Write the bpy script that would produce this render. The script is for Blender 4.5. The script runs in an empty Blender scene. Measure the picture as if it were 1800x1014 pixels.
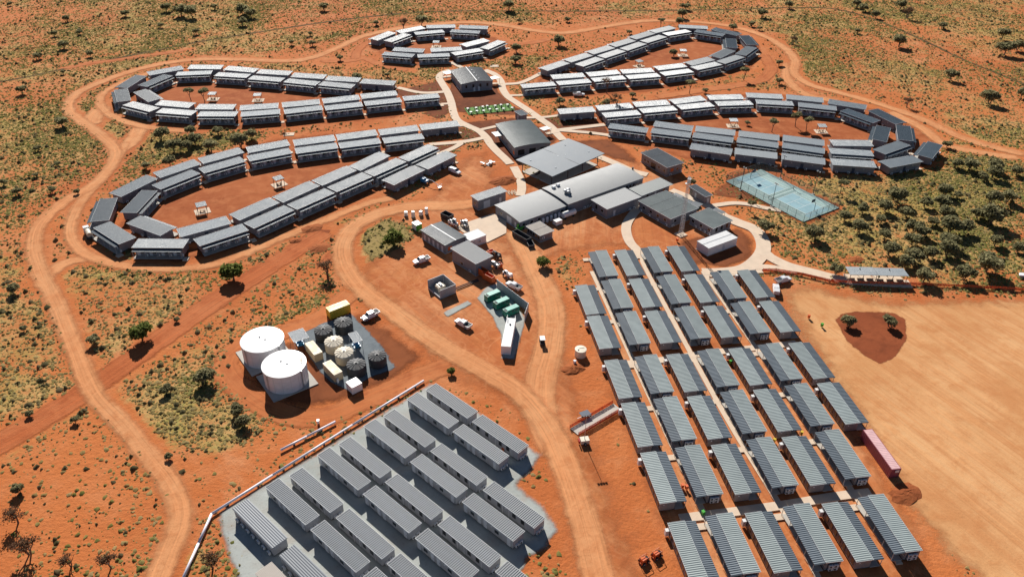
import bpy, math, random
import numpy as np
from mathutils import Matrix, Vector

# ------------------------------------------------------------------ camera, sky, sun, exposure
SC = bpy.context.scene
COL = SC.collection
CAM_H, CAM_PITCH, CAM_ROLL = 131.56, math.radians(34.39), math.radians(0.62)
cam = bpy.data.cameras.new('camera'); cam_o = bpy.data.objects.new('camera', cam); COL.objects.link(cam_o)
cam.sensor_width = 36.0; cam.lens = 36.0 * 1400 / 1800; cam.clip_start = 1.0; cam.clip_end = 20000
_up = Vector((0, math.sin(CAM_PITCH), math.cos(CAM_PITCH))); _x = Vector((1, 0, 0))
_c, _s = math.cos(CAM_ROLL), math.sin(CAM_ROLL)
_r = _x * _c + _up * _s; _u = _up * _c - _x * _s; _b = _r.cross(_u)
cam_o.matrix_world = Matrix(((_r.x, _u.x, _b.x, 0), (_r.y, _u.y, _b.y, 0), (_r.z, _u.z, _b.z, CAM_H), (0, 0, 0, 1)))
SC.camera = cam_o

SUN_EL = math.radians(33.5)
SUN_AZ = math.radians(-14.5)            # from +Y, positive towards +X
w = bpy.data.worlds.new('World'); SC.world = w; w.use_nodes = True
nt = w.node_tree; nt.nodes.clear()
sky = nt.nodes.new('ShaderNodeTexSky'); sky.sky_type = 'NISHITA'; sky.sun_disc = False
sky.sun_elevation = SUN_EL; sky.sun_rotation = SUN_AZ; sky.altitude = 500; sky.air_density = 0.7; sky.dust_density = 0.1
bg = nt.nodes.new('ShaderNodeBackground'); bg.inputs['Strength'].default_value = 0.05
ow = nt.nodes.new('ShaderNodeOutputWorld')
nt.links.new(sky.outputs[0], bg.inputs[0]); nt.links.new(bg.outputs[0], ow.inputs[0])
sun = bpy.data.lights.new('sun', 'SUN'); sun.energy = 5.0; sun.angle = math.radians(0.53); sun.color = (1.0, 0.95, 0.88)
sun_o = bpy.data.objects.new('sun', sun); COL.objects.link(sun_o)
_d = Vector((math.sin(SUN_AZ) * math.cos(SUN_EL), math.cos(SUN_AZ) * math.cos(SUN_EL), math.sin(SUN_EL)))
sun_o.rotation_euler = _d.to_track_quat('Z', 'Y').to_euler(); sun_o.location = (0, 0, 300)
SC.view_settings.view_transform = 'Standard'; SC.view_settings.look = 'None'
SC.view_settings.exposure = 0.42; SC.view_settings.gamma = 1.0; SC.view_settings.use_curve_mapping = False

# ------------------------------------------------------------------ survey tables (metres, camera foot at 0,0)
PETAL = [[1,"NF","f",-108.45,209.72,0.009],[1,"T","f",-125.21,215.82,-0.676],[1,"T","b",-134.77,230.8,-1.342],[1,"FF","f",-125.53,236.58,1.513],[1,"NB","b",-115.78,220.54,2.639],[1,"NB","b",-98.55,220.38,-2.549],[1,"NF","f",-91.47,215.29,0.676],[1,"FB","b",-131.78,247.9,-2.045],[1,"FF","f",-118.94,253.09,0.915],[1,"FB","b",-121.68,261.8,-2.323],[1,"FF","f",-106.39,265.06,0.7],[1,"FB","b",-109.22,273.0,-2.459],[1,"FF","f",-91.53,274.25,0.488],[1,"FB","b",-93.96,281.67,-2.663],[1,"FF","f",-75.17,280.39,0.353],[1,"FB","b",-77.53,287.66,-2.792],[1,"FF","f",-59.47,285.44,0.331],[1,"FB","b",-61.87,293.22,-2.786],[1,"FF","f",-43.23,290.36,0.312],[1,"FB","b",-45.96,298.4,-2.809],[1,"FB","b",-30.07,303.61,-2.837],[1,"NF","f",-79.43,227.12,0.888],[1,"NB","b",-85.56,232.38,-2.256],[1,"NF","f",-68.46,239.69,0.872],[1,"NB","b",-74.6,244.82,-2.239],[1,"NF","f",-57.56,252.47,0.857],[1,"NB","b",-63.82,257.38,-2.261],[1,"NB","b",-53.04,269.61,-2.187],[1,"NF","f",-46.72,264.83,0.875],[1,"NF","f",-35.89,277.4,0.886],[1,"TH","b",-28.32,271.23,-2.239],[1,"TH","b",-39.08,258.36,-2.239],[2,"FB","b",-163.56,364.75,-2.53],[2,"FF","f",-163.18,351.39,1.159],[2,"FB","b",-173.4,349.93,-1.73],[2,"T","b",-170.71,332.94,-1.099],[2,"NB","b",-159.98,332.88,2.343],[2,"NF","f",-157.58,320.17,-0.461],[2,"NB","b",-144.39,323.48,2.963],[2,"NF","f",-140.69,314.89,-0.156],[2,"NB","b",-126.12,320.79,-3.132],[2,"NF","f",-122.94,312.99,0.023],[2,"FF","f",-149.06,361.76,0.156],[2,"FB","b",-146.52,370.24,-3.133],[2,"FF","f",-130.61,359.61,-0.131],[2,"FB","b",-128.92,367.77,2.925],[2,"FF","f",-113.7,355.43,-0.181],[2,"FB","b",-112.27,364.02,3.004],[2,"FF","f",-96.62,351.56,-0.235],[2,"FB","b",-95.26,359.69,3.007],[2,"FF","f",-80.05,348.43,-0.223],[2,"FB","b",-78.69,356.04,3.013],[2,"FB","b",-62.09,352.46,2.995],[2,"NB","b",-108.01,321.45,-2.931],[2,"NF","f",-105.61,314.64,0.234],[2,"NB","b",-91.26,325.77,-2.86],[2,"NF","f",-88.67,318.69,0.337],[2,"NB","b",-75.03,331.11,-2.803],[2,"NF","f",-72.46,323.07,0.325],[2,"NB","b",-59.44,336.83,-2.833],[2,"NF","f",-56.56,328.58,0.31],[2,"NF","f",-40.67,334.53,0.273],[3,"FB","b",-40.37,439.68,-3.026],[3,"FB","b",-22.49,438.98,3.06],[3,"FF","f",-26.61,430.87,-0.135],[3,"FF","f",-45.76,428.88,0.325],[3,"FB","b",-56.11,433.25,-2.486],[3,"FB","b",-69.51,421.75,-2.12],[3,"FF","f",-61.51,418.76,0.98],[3,"NB","b",-53.41,398.94,2.989],[3,"NF","f",-57.68,391.51,-0.197],[3,"NB","b",-34.58,400.53,-2.938],[3,"NF","f",-40.14,390.84,0.151],[3,"NF","f",-23.77,396.98,0.502],[3,"NB","b",-20.5,411.95,-2.426],[3,"NF","f",-11.14,408.6,0.973],[4,"FB","b",19.42,377.57,-2.361],[4,"FB","b",31.53,389.9,-2.398],[4,"FB","b",43.72,402.41,-2.419],[4,"FB","b",55.93,414.59,-2.413],[4,"FF","f",36.67,383.8,0.792],[4,"FF","f",48.64,396.53,0.763],[4,"FF","f",60.97,408.73,0.78],[4,"FB","b",67.98,427.6,-2.404],[4,"FB","b",80.58,438.59,-2.506],[4,"FB","b",98.24,443.89,2.999],[4,"FB","b",114.49,435.77,2.441],[4,"FB","b",123.0,421.33,1.598],[4,"FF","f",73.21,421.52,0.735],[4,"FF","f",87.46,433.2,0.493],[4,"FF","f",105.2,433.21,-0.479],[4,"T","b",113.03,415.71,-1.742],[4,"NF","f",117.85,403.25,0.971],[4,"NF","f",106.81,389.74,0.706],[4,"NF","f",92.92,379.56,0.532],[4,"NF","f",76.98,370.04,0.357],[4,"NF","f",60.25,364.26,0.238],[4,"NB","b",105.07,398.77,-2.282],[4,"NB","b",91.03,386.43,-2.556],[4,"NB","b",75.25,377.91,-2.793],[4,"NB","b",58.44,371.49,-2.952],[4,"NF","f",43.73,360.31,0.261],[4,"NF","f",27.28,355.41,0.255],[4,"NF","f",10.91,351.1,0.255],[4,"NB","b",25.04,363.36,-2.921],[4,"NB","b",42.0,367.67,-2.859],[5,"FB","b",26.47,321.23,-2.931],[5,"FB","b",43.0,325.75,-2.903],[5,"FB","b",59.43,330.07,-2.939],[5,"FF","f",45.15,317.87,0.235],[5,"FF","f",61.38,323.2,0.244],[5,"FB","b",75.99,334.55,-2.809],[5,"FF","f",78.15,327.83,0.267],[5,"FB","b",93.31,338.47,-3.04],[5,"FB","b",111.07,340.55,3.042],[5,"FB","b",128.17,337.85,2.894],[5,"FF","f",95.51,331.31,0.105],[5,"FF","f",113.43,332.54,-0.118],[5,"FF","f",130.82,328.57,-0.265],[5,"FB","b",144.72,331.45,2.708],[5,"FF","f",145.7,318.6,-0.935],[5,"FB","b",156.67,318.26,1.967],[5,"T","b",147.85,300.23,-2.037],[5,"T","f",157.4,301.16,1.248],[5,"NF","f",146.76,286.79,0.577],[5,"NB","b",132.41,290.65,3.134],[5,"NF","f",129.36,282.1,-0.13],[5,"TH","b",126.82,272.42,3.01],[5,"TH","b",145.48,274.14,-2.771],[5,"TH","b",160.85,284.96,-2.216],[5,"NB","b",114.22,292.64,2.844],[5,"NF","f",112.05,285.36,-0.331],[5,"TH","b",109.09,275.63,2.853],[5,"NB","b",97.67,296.76,2.873],[5,"NF","f",95.5,290.04,-0.309],[5,"TH","b",92.36,280.03,2.885],[5,"NB","b",81.2,301.22,2.883],[5,"NF","f",78.95,294.46,-0.31],[5,"TH","b",75.98,283.51,2.821],[5,"NF","f",46.37,302.96,-0.284],[5,"NF","f",63.02,298.62,-0.281],[5,"NB","b",65.02,305.47,2.834]]
RIGHT = [[1,"l",28.37,202.23],[1,"r",34.3,202.53],[1,"l",44.86,204.89],[1,"r",50.78,205.19],[2,"l",30.94,186.33],[2,"r",36.87,186.63],[2,"l",47.43,189.0],[2,"r",53.36,189.3],[2,"l",63.72,191.63],[2,"r",69.64,191.93],[2,"r",20.94,183.04],[3,"r",23.35,168.14],[3,"l",33.51,170.44],[3,"r",39.44,170.74],[3,"l",50.0,173.11],[3,"r",55.93,173.41],[3,"l",66.29,175.74],[3,"r",72.21,176.04],[4,"r",26.38,149.38],[4,"l",36.55,151.68],[4,"r",42.47,151.98],[4,"l",53.03,154.35],[4,"r",58.96,154.65],[4,"l",69.32,156.98],[4,"r",75.25,157.29],[5,"r",28.94,133.59],[5,"l",39.1,135.89],[5,"r",45.03,136.19],[5,"l",55.59,138.55],[5,"r",61.52,138.86],[5,"l",71.88,141.19],[5,"r",77.8,141.49],[6,"r",31.51,117.69],[6,"l",41.67,119.99],[6,"r",47.6,120.3],[6,"l",58.16,122.66],[6,"r",64.09,122.96],[6,"l",74.45,125.3],[7,"r",34.58,98.74],[7,"l",44.74,101.04],[7,"r",50.67,101.34],[7,"l",61.22,103.71],[7,"r",67.15,104.01],[7,"l",77.51,106.34]]
THR = 0.1604
LEFT = [["n",-14.12,140.67],["n",-18.28,137.36],["n",-2.37,129.95],["n",-6.61,126.71],["n",-23.01,131.46],["n",-27.02,128.14],["n",-11.15,120.64],["n",-15.2,117.36],["n",-31.71,122.41],["n",-35.74,119.04],["n",-19.85,111.58],["n",-23.96,108.29],["n",0.8,109.73],["n",-3.36,106.55],["n",-40.42,113.09],["n",-44.7,109.96],["n",-28.44,102.16],["n",-32.85,99.14],["n",-7.87,100.65],["n",-12.03,97.41],["n",-16.75,91.5],["n",-21.0,88.33],["n",3.8,90.0],["b",-49.81,104.26],["b",-37.6,93.13],["c",-41.07,89.18]]
THL = 0.8312
BLD = {"hall":[-19.941,360.48,0.317,15.406,19.633,4.2],"gym":[3.523,294.52,0.33,15.126,24.088,4.6],"canopy":[17.552,272.111,0.771,28.341,18.668,5.0],"kitchen":[5.954,236.557,0.637,19.763,14.473,3.6],"dining":[28.408,252.361,0.609,34.949,14.552,4.2],"store5":[35.162,241.544,0.635,15.508,8.272,3.9],"link6":[48.551,251.943,0.82,15.129,6.422,3.2],"office7":[52.476,238.303,0.63,13.187,15.36,3.5],"office8":[65.228,229.81,0.698,9.444,10.516,3.2],"clinic10":[55.74,274.287,0.519,8.24,15.097,3.9],"small11":[65.539,249.283,0.506,3.208,9.114,3.2],"white12":[64.658,216.462,0.569,12.493,5.155,3.0],"shed13":[-8.252,243.905,0.629,12.204,4.453,4.0],"portable14":[8.789,222.43,0.63,5.744,7.471,2.8],"white15":[-12.241,217.743,0.652,6.332,4.647,2.9],"work16":[-21.983,217.91,0.736,8.577,12.874,3.4],"work17":[-12.351,204.684,0.757,6.729,11.856,4.6],"aw1":[-31.125,367.776,0.585,4.331,4.043,3.0],"aw2":[-9.428,361.37,0.598,4.227,3.671,3.0],"aw3":[-6.447,296.862,0.4,3.384,4.735,3.0],"aw4":[12.776,302.924,0.639,3.92,3.241,3.0],"aw5":[57.295,246.134,0.683,1.486,3.767,2.9],"aw6":[62.096,239.548,0.858,3.933,3.429,2.9],"aw7":[69.094,235.34,0.719,1.905,3.981,2.9],"kiosk":[3.008,319.009,0.514,3.587,5.494,3.0],"gen1":[-5.567,186.416,0.639,4.489,1.483,2.3],"gen2":[-2.955,182.916,0.647,4.454,1.472,2.3],"gen3":[-0.218,179.283,0.628,4.581,1.491,2.3],"trafo":[-20.327,190.449,0.654,5.362,6.536,3.1],"fuel":[-0.746,167.62,-0.111,2.478,12.355,2.9],"tan1":[-50.998,160.506,0.63,2.289,5.849,2.5],"tan2":[-44.644,152.753,0.698,2.291,5.881,2.5],"yellow":[-48.087,178.615,0.654,6.17,2.501,2.9],"whitebox":[-38.396,147.455,0.713,2.854,2.841,2.4],"shel1":[-55.864,165.036,0.559,3.977,4.699,3.0],"shel2":[-40.859,164.478,0.531,2.209,4.483,3.0],"pink":[82.698,126.711,0.155,2.297,12.243,2.6],"court":[95.182,252.965,0.584,18.517,35.464,0.1],"bus1":[103.996,199.075,-0.018,8.265,4.616,3.0],"bus2":[112.635,198.717,-0.018,8.88,4.468,3.0],"lawn":[-10.601,329.555,0.293,20.705,7.958,0.0]}
TANKS = {"white":[[-63.58,159.84,5.33,5.6],[-55.72,150.37,5.29,5.6]],"black":[[-49.93,167.72,2.39,3.2],[-45.26,171.24,2.46,3.2],[-38.84,153.75,2.45,3.2],[-34.11,157.2,2.32,3.2]],"cream":[[-46.24,162.9,2.43,3.2],[-42.75,158.43,2.39,3.2]],"beige":[[17.99,161.64,1.48,2.2]]}
POS = {"lighttower":[16.87,130.17],"solar":[17.57,138.69],"latt":[54.71,224.07],"orange1":[26.32,98.21],"orange2":[28.96,99.56],"cart":[8.17,166.41]}
VEH = [[-21.55,267.36,-0.714,4.47],[-27.88,205.77,-2.56,5.76],[-13.28,173.83,2.452,5.33],[0.48,192.47,2.438,5.47],[-39.13,177.05,-2.379,5.86],[80.53,197.18,0.396,5.52],[77.09,192.14,1.362,4.01],[29.35,346.8,0.03,5.95],[154.22,200.35,2.693,2.72]]
GAZ = [[-104.87,236.16],[-83.92,256.41],[-133.35,337.95],[-113.21,337.18],[-40.94,414.84],[86.3,405.3],[61.64,387.94],[91.71,314.21],[127.09,309.24],[-90.87,299.39]]
ROAD = {"outer":[6.0,[[-66.37,88.12],[-66.92,100.73],[-67.59,108.46],[-72.69,116.78],[-80.69,124.93],[-90.38,134.66],[-101.69,145.31],[-114.6,162.83],[-128.14,181.81],[-140.44,197.63],[-149.7,212.04],[-154.94,226.21],[-154.5,241.09],[-149.81,254.85],[-150.17,270.16],[-154.09,283.64],[-164.85,296.87],[-179.21,310.99],[-191.63,324.98],[-196.34,341.62],[-192.03,356.93],[-183.86,372.68],[-171.84,384.58],[-157.19,391.03],[-137.52,391.68],[-114.36,389.86],[-102.65,394.58],[-92.76,410.25],[-81.48,432.02],[-64.77,446.14],[-43.42,455.61],[-24.32,459.66],[-4.8,453.75],[14.19,443.71],[29.85,442.18],[49.67,453.57],[73.66,465.59],[96.74,466.45],[121.23,458.4],[136.17,440.8],[142.45,418.29],[141.8,398.27],[136.17,379.61],[139.49,364.08],[150.61,353.36],[163.8,339.8],[174.86,323.85],[181.96,307.23],[190.64,296.25],[202.22,288.02]]],"ring1":[5.0,[[-153.6,292.73],[-150.09,275.07],[-148.71,259.38],[-148.99,246.21],[-146.82,232.87],[-142.62,220.96],[-134.83,210.65],[-122.99,203.65],[-109.75,200.73],[-97.83,200.97],[-88.58,204.34],[-80.46,212.79],[-70.36,223.23],[-61.08,232.44],[-51.23,242.2],[-40.28,248.71]]],"ring1b":[6.0,[[-139.45,191.6],[-137.71,198.3],[-134.73,204.7],[-128.27,205.81]]],"ring2":[5.0,[[-166.71,378.09],[-176.33,367.37],[-183.0,354.23],[-184.48,341.28],[-178.73,327.94],[-169.36,317.38],[-157.22,309.2],[-142.49,304.31],[-127.91,302.39]]],"ring2b":[9.0,[[-177.86,329.94],[-177.19,317.16],[-173.42,306.98]]],"ring2c":[8.0,[[-154.2,307.5],[-151.76,297.21],[-151.41,289.0],[-153.01,282.1]]],"ring3":[5.0,[[-97.51,390.41],[-83.43,390.87],[-75.65,395.47],[-65.66,385.5],[-50.77,377.72]]],"ring3b":[5.0,[[-79.49,392.73],[-80.99,405.12],[-78.1,420.25],[-69.23,432.45],[-63.6,436.74]]],"ring4":[5.0,[[-10.66,430.5],[0.11,421.04],[10.71,424.32],[20.06,431.58]]],"ring4b":[6.0,[[128.22,409.43],[126.9,387.53],[118.52,371.11],[105.79,363.05],[88.51,356.58],[63.29,345.81]]],"ring4c":[6.0,[[137.82,396.4],[131.14,375.44],[130.95,362.32],[134.14,350.72],[147.04,342.72]]],"ring5":[6.0,[[163.78,333.15],[170.98,314.57],[172.95,297.43],[183.44,290.69],[198.31,284.82]]],"service":[7.6,[[-8.27,246.49],[-19.88,242.09],[-32.58,241.8],[-42.76,237.55],[-51.1,229.59],[-53.82,217.5],[-51.69,205.73],[-45.02,192.82],[-33.36,180.02],[-19.43,165.68],[-7.01,155.44],[2.37,146.57],[8.95,134.31],[12.84,120.41],[15.42,107.4],[17.15,94.76],[18.78,85.66]]],"service2":[9.0,[[0.72,227.71],[6.86,203.68],[11.0,183.02],[9.94,164.99],[7.36,151.3],[7.7,137.12],[11.24,126.28]]],"tankroad":[7.0,[[-46.29,190.45],[-53.31,176.45],[-63.89,168.58],[-71.59,163.58],[-73.2,156.58],[-67.07,147.95],[-56.63,139.99],[-45.22,137.26],[-34.25,144.34],[-22.68,152.97],[-14.38,157.57]]],"trench":[8.0,[[-118.4,124.37],[-110.76,134.35],[-105.39,142.8],[-98.47,156.15],[-91.78,169.84],[-84.13,184.58],[-76.43,197.96],[-67.79,212.03],[-60.47,224.54]]],"trench2":[3.0,[[-58.67,202.38],[-54.22,215.75],[-48.75,226.64]]],"farline":[2.2,[[-245.28,350.87],[-226.77,365.79],[-217.6,374.83],[-191.06,397.81],[-168.78,417.09],[-127.68,444.91],[-87.14,467.53],[-48.88,480.83],[-1.78,483.87],[49.13,485.86],[118.05,491.01],[171.48,498.11],[194.81,495.26],[210.71,473.03],[222.07,436.7],[230.37,401.18],[243.43,365.74]]],"fartrack":[4.0,[[-218.14,374.81],[-207.69,383.41],[-189.33,393.45],[-167.92,405.84]]]}
PATH = {"west":[3.4,[[-31.01,379.17],[-34.56,375.01],[-35.69,368.65],[-33.36,359.55],[-30.54,350.1],[-27.86,337.63],[-26.07,325.82],[-23.8,317.11],[-19.18,311.18],[-14.24,306.02],[-10.98,299.26],[-8.96,292.7],[-6.34,286.37],[-3.38,280.26],[-1.15,275.31]]],"west2":[3.2,[[0.15,272.89],[1.44,267.64],[2.69,261.63],[3.08,255.35],[2.45,249.7]]],"east":[3.4,[[-14.44,379.7],[-9.3,373.42],[-6.42,364.92],[-5.17,353.76],[-2.72,344.56],[1.38,337.13],[6.32,328.67],[11.29,319.31],[15.37,311.53],[17.88,303.43],[19.93,297.85]]],"east2":[3.4,[[32.45,283.21],[39.22,276.31],[44.75,270.13],[49.69,267.4]]],"l4a":[2.6,[[-4.75,360.43],[3.23,362.94],[12.31,374.89]]],"l4b":[2.0,[[-3.0,345.95],[4.72,346.88]]],"l2a":[2.6,[[-30.54,350.1],[-41.78,348.34],[-53.66,354.49]]],"l2b":[2.0,[[-28.48,335.59],[-32.93,334.79]]],"l1a":[2.6,[[-11.67,299.25],[-20.16,295.14],[-33.27,292.07]]],"l1b":[2.4,[[-19.7,295.15],[-24.02,288.56],[-30.17,282.14]]],"l1c":[2.0,[[-22.95,311.08],[-19.68,311.77]]],"l5a":[2.6,[[17.57,307.46],[25.69,310.03],[38.07,313.95]]],"l5b":[2.4,[[19.21,307.51],[30.55,305.49],[39.39,302.86]]],"l5c":[2.0,[[5.27,320.39],[12.79,321.22],[19.18,323.28]]],"g1":[2.0,[[-13.58,307.21],[-7.34,310.91]]],"g2":[2.0,[[13.25,303.88],[18.46,306.32]]],"h1":[2.0,[[-34.61,368.69],[-28.83,371.22]]],"h2":[2.0,[[-10.6,361.0],[-5.3,361.92]]],"nth":[2.4,[[-31.55,390.86],[-28.12,385.88],[-25.68,382.63]]],"court":[2.4,[[68.54,243.68],[72.75,245.01],[76.91,245.93],[81.89,245.21],[86.43,242.85],[91.99,240.95]]],"south":[4.6,[[70.95,236.51],[75.98,231.6],[79.24,228.65],[80.49,223.9],[80.06,217.84],[77.95,212.32],[73.71,206.63],[69.03,203.01],[62.18,201.62],[57.52,201.53]]],"shelter":[4.0,[[78.99,215.06],[80.1,211.03],[84.52,205.87],[91.24,202.19],[98.65,198.62],[108.37,197.29],[118.24,196.57]]],"shelter2":[3.0,[[72.97,205.0],[78.13,204.78],[86.23,202.72]]],"pathw":[3.2,[[44.13,243.54],[40.6,237.02],[37.97,230.77],[37.1,224.79],[37.65,218.36],[39.28,213.9],[40.12,209.22]]],"mid":[3.0,[[56.61,255.28],[60.97,251.05],[65.97,245.68],[70.15,240.06],[72.55,234.98]]],"blk1":[1.3,[[24.0,201.49],[26.1,190.08],[34.61,141.82],[40.16,110.81],[43.15,95.08]]],"blk2":[1.3,[[40.12,209.22],[40.98,199.96],[50.57,141.67],[57.11,110.44],[59.35,94.53]]],"blk3":[1.3,[[57.64,202.16],[68.53,144.76],[73.34,115.99],[76.19,98.32]]],"cross1":[2.2,[[26.51,157.8],[38.49,159.83],[50.86,162.83],[64.93,165.46],[76.08,167.59]]],"cross2":[2.2,[[35.09,108.82],[46.66,110.75],[57.85,112.7],[69.42,115.16],[77.11,116.36]]],"cross0":[1.8,[[57.4,200.9],[68.74,201.75],[75.82,202.52]]]}
PATCH = {"gravel_left":[[-19.93,151.06],[-60.34,109.59],[-60.24,107.4],[-57.75,102.35],[-55.05,97.56],[-51.09,91.91],[-46.16,82.65],[0.67,83.2],[2.56,94.57],[3.89,96.63],[4.24,98.45],[7.76,100.76],[10.45,105.62],[8.32,110.97],[2.29,117.52],[6.19,122.47],[7.81,126.57],[0.36,133.26],[-8.14,141.14]],"gravel_tank":[[-57.7,168.2],[-52.78,173.85],[-44.69,179.27],[-40.29,173.56],[-32.55,162.35],[-29.16,155.52],[-34.7,151.9],[-39.84,146.31],[-45.73,150.0],[-51.03,156.95]],"gravel_gen":[[-10.57,186.81],[-8.0,192.65],[-3.4,196.03],[4.19,177.49],[2.73,167.78],[1.23,159.2],[-2.89,159.59],[-3.07,169.16],[-5.93,178.37]],"gravel_trafo":[[-19.64,179.73],[-12.66,186.2],[-10.62,184.28],[-17.86,177.09]],"gravel_court":[[49.77,236.44],[59.31,253.16],[64.61,249.0],[61.55,239.87]],"apron":[[-15.14,230.5],[-6.59,236.72],[-2.13,231.21],[-2.04,223.76],[-8.02,217.68],[-11.35,225.18],[-15.8,223.46],[-18.93,227.49]],"parking":[[76.91,194.87],[87.92,196.89],[96.83,193.18],[108.6,189.05],[132.51,190.94],[154.27,191.35],[140.08,147.12],[113.31,90.3],[85.42,85.32],[87.06,95.63],[83.11,106.16],[80.77,118.95],[80.76,133.55],[78.93,153.55],[77.14,172.33]],"island":[[89.69,178.51],[92.68,181.79],[99.85,183.01],[107.96,182.34],[110.1,178.88],[106.66,169.6],[101.03,162.28],[95.32,158.95],[92.35,162.13],[89.73,169.3]],"dark_hall":[[-31.22,374.32],[-12.08,374.92],[-4.84,348.73],[0.38,335.08],[6.07,328.02],[0.42,322.13],[-17.84,322.88],[-25.33,325.84],[-30.91,351.53]],"dark_gym":[[-24.64,315.25],[0.42,322.13],[16.87,307.44],[18.72,296.15],[-0.51,274.84],[-8.44,290.02],[-14.49,300.86]],"dark_mid":[[18.84,298.93],[38.64,302.27],[46.49,290.37],[50.63,271.23],[32.45,283.21]],"dark_tank":[[-71.59,163.58],[-60.85,168.64],[-41.64,182.04],[-27.37,169.23],[-19.68,159.77],[-27.87,148.59],[-40.41,140.24],[-53.46,138.09],[-65.67,147.98]],"dark_white":[[51.24,221.48],[75.51,231.21],[79.85,222.08],[76.82,209.96],[67.16,202.35],[52.03,204.58]],"dark_court":[[67.02,251.19],[82.75,272.01],[91.7,273.68],[116.26,245.16],[102.2,231.79],[94.9,232.77],[84.88,246.11]],"yard":[[-34.31,248.85],[-22.64,284.39],[-7.38,292.74],[-0.42,260.64],[-6.21,243.22],[10.32,203.75],[16.46,188.74],[22.12,141.22],[26.88,113.49],[31.13,94.93],[31.56,84.68],[10.94,84.44],[5.36,117.88],[8.05,126.23],[-7.93,142.74],[-20.44,151.92],[-31.62,166.69],[-50.12,193.32],[-48.75,226.64],[-41.46,242.42]],"blockyard":[[21.37,213.87],[38.14,219.43],[59.0,204.72],[80.0,198.87],[85.43,159.24],[85.71,132.71],[87.06,108.36],[85.51,89.96],[31.56,84.68],[26.5,110.47],[20.02,149.37],[16.16,183.11]],"centre":[[-9.78,233.18],[-2.43,256.11],[20.77,270.5],[43.77,286.08],[57.79,276.28],[69.31,257.79],[71.17,244.97],[74.04,233.09],[58.38,201.55],[35.73,214.17],[17.6,210.42],[5.09,200.49]],"bare1":[[-75.36,122.46],[-71.86,125.06],[-59.19,129.63],[-55.75,136.52],[-44.71,134.8],[-35.24,141.91],[-25.06,148.64],[-43.15,127.22],[-60.83,110.03],[-61.88,100.8],[-61.55,91.78],[-64.75,91.74],[-66.78,108.47]],"sparse1":[[-118.06,119.36],[-108.47,129.79],[-102.39,142.25],[-83.21,124.89],[-71.12,109.15],[-65.98,89.31],[-99.95,87.71]],"sparse2":[[-134.32,400.61],[-104.69,425.19],[-65.57,452.6],[-24.42,461.91],[30.88,461.72],[97.13,468.75],[152.86,444.52],[140.47,371.79],[109.4,378.76],[13.2,401.07],[-56.26,377.55],[-100.94,380.21]],"stain":[[11.77,186.38],[14.87,183.09],[16.53,172.52],[16.08,164.61],[12.93,164.56],[11.82,175.01]],"bed1":[[22.77,308.19],[38.73,313.36],[40.2,304.02],[29.66,306.04]],"bed2":[[6.47,319.8],[19.88,322.67],[37.94,315.15],[25.22,310.02],[18.09,308.65],[12.43,316.88]],"bed3":[[-32.77,291.54],[-20.35,294.58],[-23.42,289.64],[-30.04,283.17]],"bed4":[[-24.41,311.64],[-14.21,305.44],[-11.44,299.25],[-19.96,295.69],[-22.31,300.65]],"bed5":[[-55.54,350.79],[-33.89,366.38],[-29.36,348.0],[-26.96,324.52],[-31.95,316.88],[-39.87,324.16],[-33.37,334.11],[-52.07,343.8]],"pit":[[-70.17,216.11],[-65.39,225.91],[-58.87,224.94],[-59.66,217.73],[-64.51,210.08]],"grasspatch":[[-48.63,225.9],[-42.18,233.24],[-35.0,228.81],[-31.4,221.52],[-37.38,210.97],[-43.6,205.24],[-47.91,212.44]],"p1court":[[-130.75,217.64],[-135.04,266.69],[-96.89,298.67],[-38.94,314.86],[-41.09,255.2],[-64.39,230.06],[-83.72,211.71],[-102.61,199.93]],"p2court":[[-179.83,343.51],[-166.13,376.48],[-128.42,379.32],[-67.01,357.78],[-36.46,340.79],[-48.68,316.42],[-104.94,303.01],[-146.08,307.72]],"p3court":[[-78.24,411.68],[-64.24,441.92],[-33.44,450.52],[-7.65,433.63],[-2.76,405.03],[-29.02,382.52],[-59.75,383.19]],"p4court":[[6.95,361.54],[15.84,392.41],[77.6,447.07],[123.99,456.31],[133.63,418.93],[118.77,383.13],[63.99,350.78],[14.27,338.86]],"p5court":[[20.02,325.84],[71.83,351.01],[117.31,355.99],[165.06,336.48],[175.34,300.26],[158.24,273.86],[105.01,267.79],[64.72,278.94],[38.11,296.66]]}
CLEAR = ["yard","centre","blockyard","parking","gravel_left","p1court","p2court","p3court","p4court","p5court","dark_hall","dark_gym","dark_mid","dark_tank","dark_white","gravel_tank"]
LUSH = {"a":[[-98.24,145.37],[-84.96,163.34],[-55.57,187.38],[-42.53,187.63],[-47.05,176.56],[-71.59,163.58],[-71.8,154.36],[-56.98,136.12],[-58.45,126.99],[-71.86,125.06],[-87.3,131.93]],"b":[[-153.5,308.71],[-102.94,304.21],[-97.04,290.41],[-128.42,271.67],[-142.33,266.51],[-148.47,271.17]],"c":[[79.62,258.04],[206.84,301.08],[155.65,203.46],[122.93,199.71],[95.72,205.46],[83.59,229.5]],"d":[[-262.58,391.89],[-222.22,384.62],[-167.3,404.02],[-162.79,390.85],[-203.96,368.86],[-215.26,353.25],[-240.96,352.46]],"e":[[-148.81,503.33],[176.81,516.58],[268.58,418.81],[322.97,522.53]],"f":[[-245.11,499.41],[-148.81,503.33],[-131.3,434.31],[-177.57,408.28],[-222.62,431.03]]}
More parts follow.
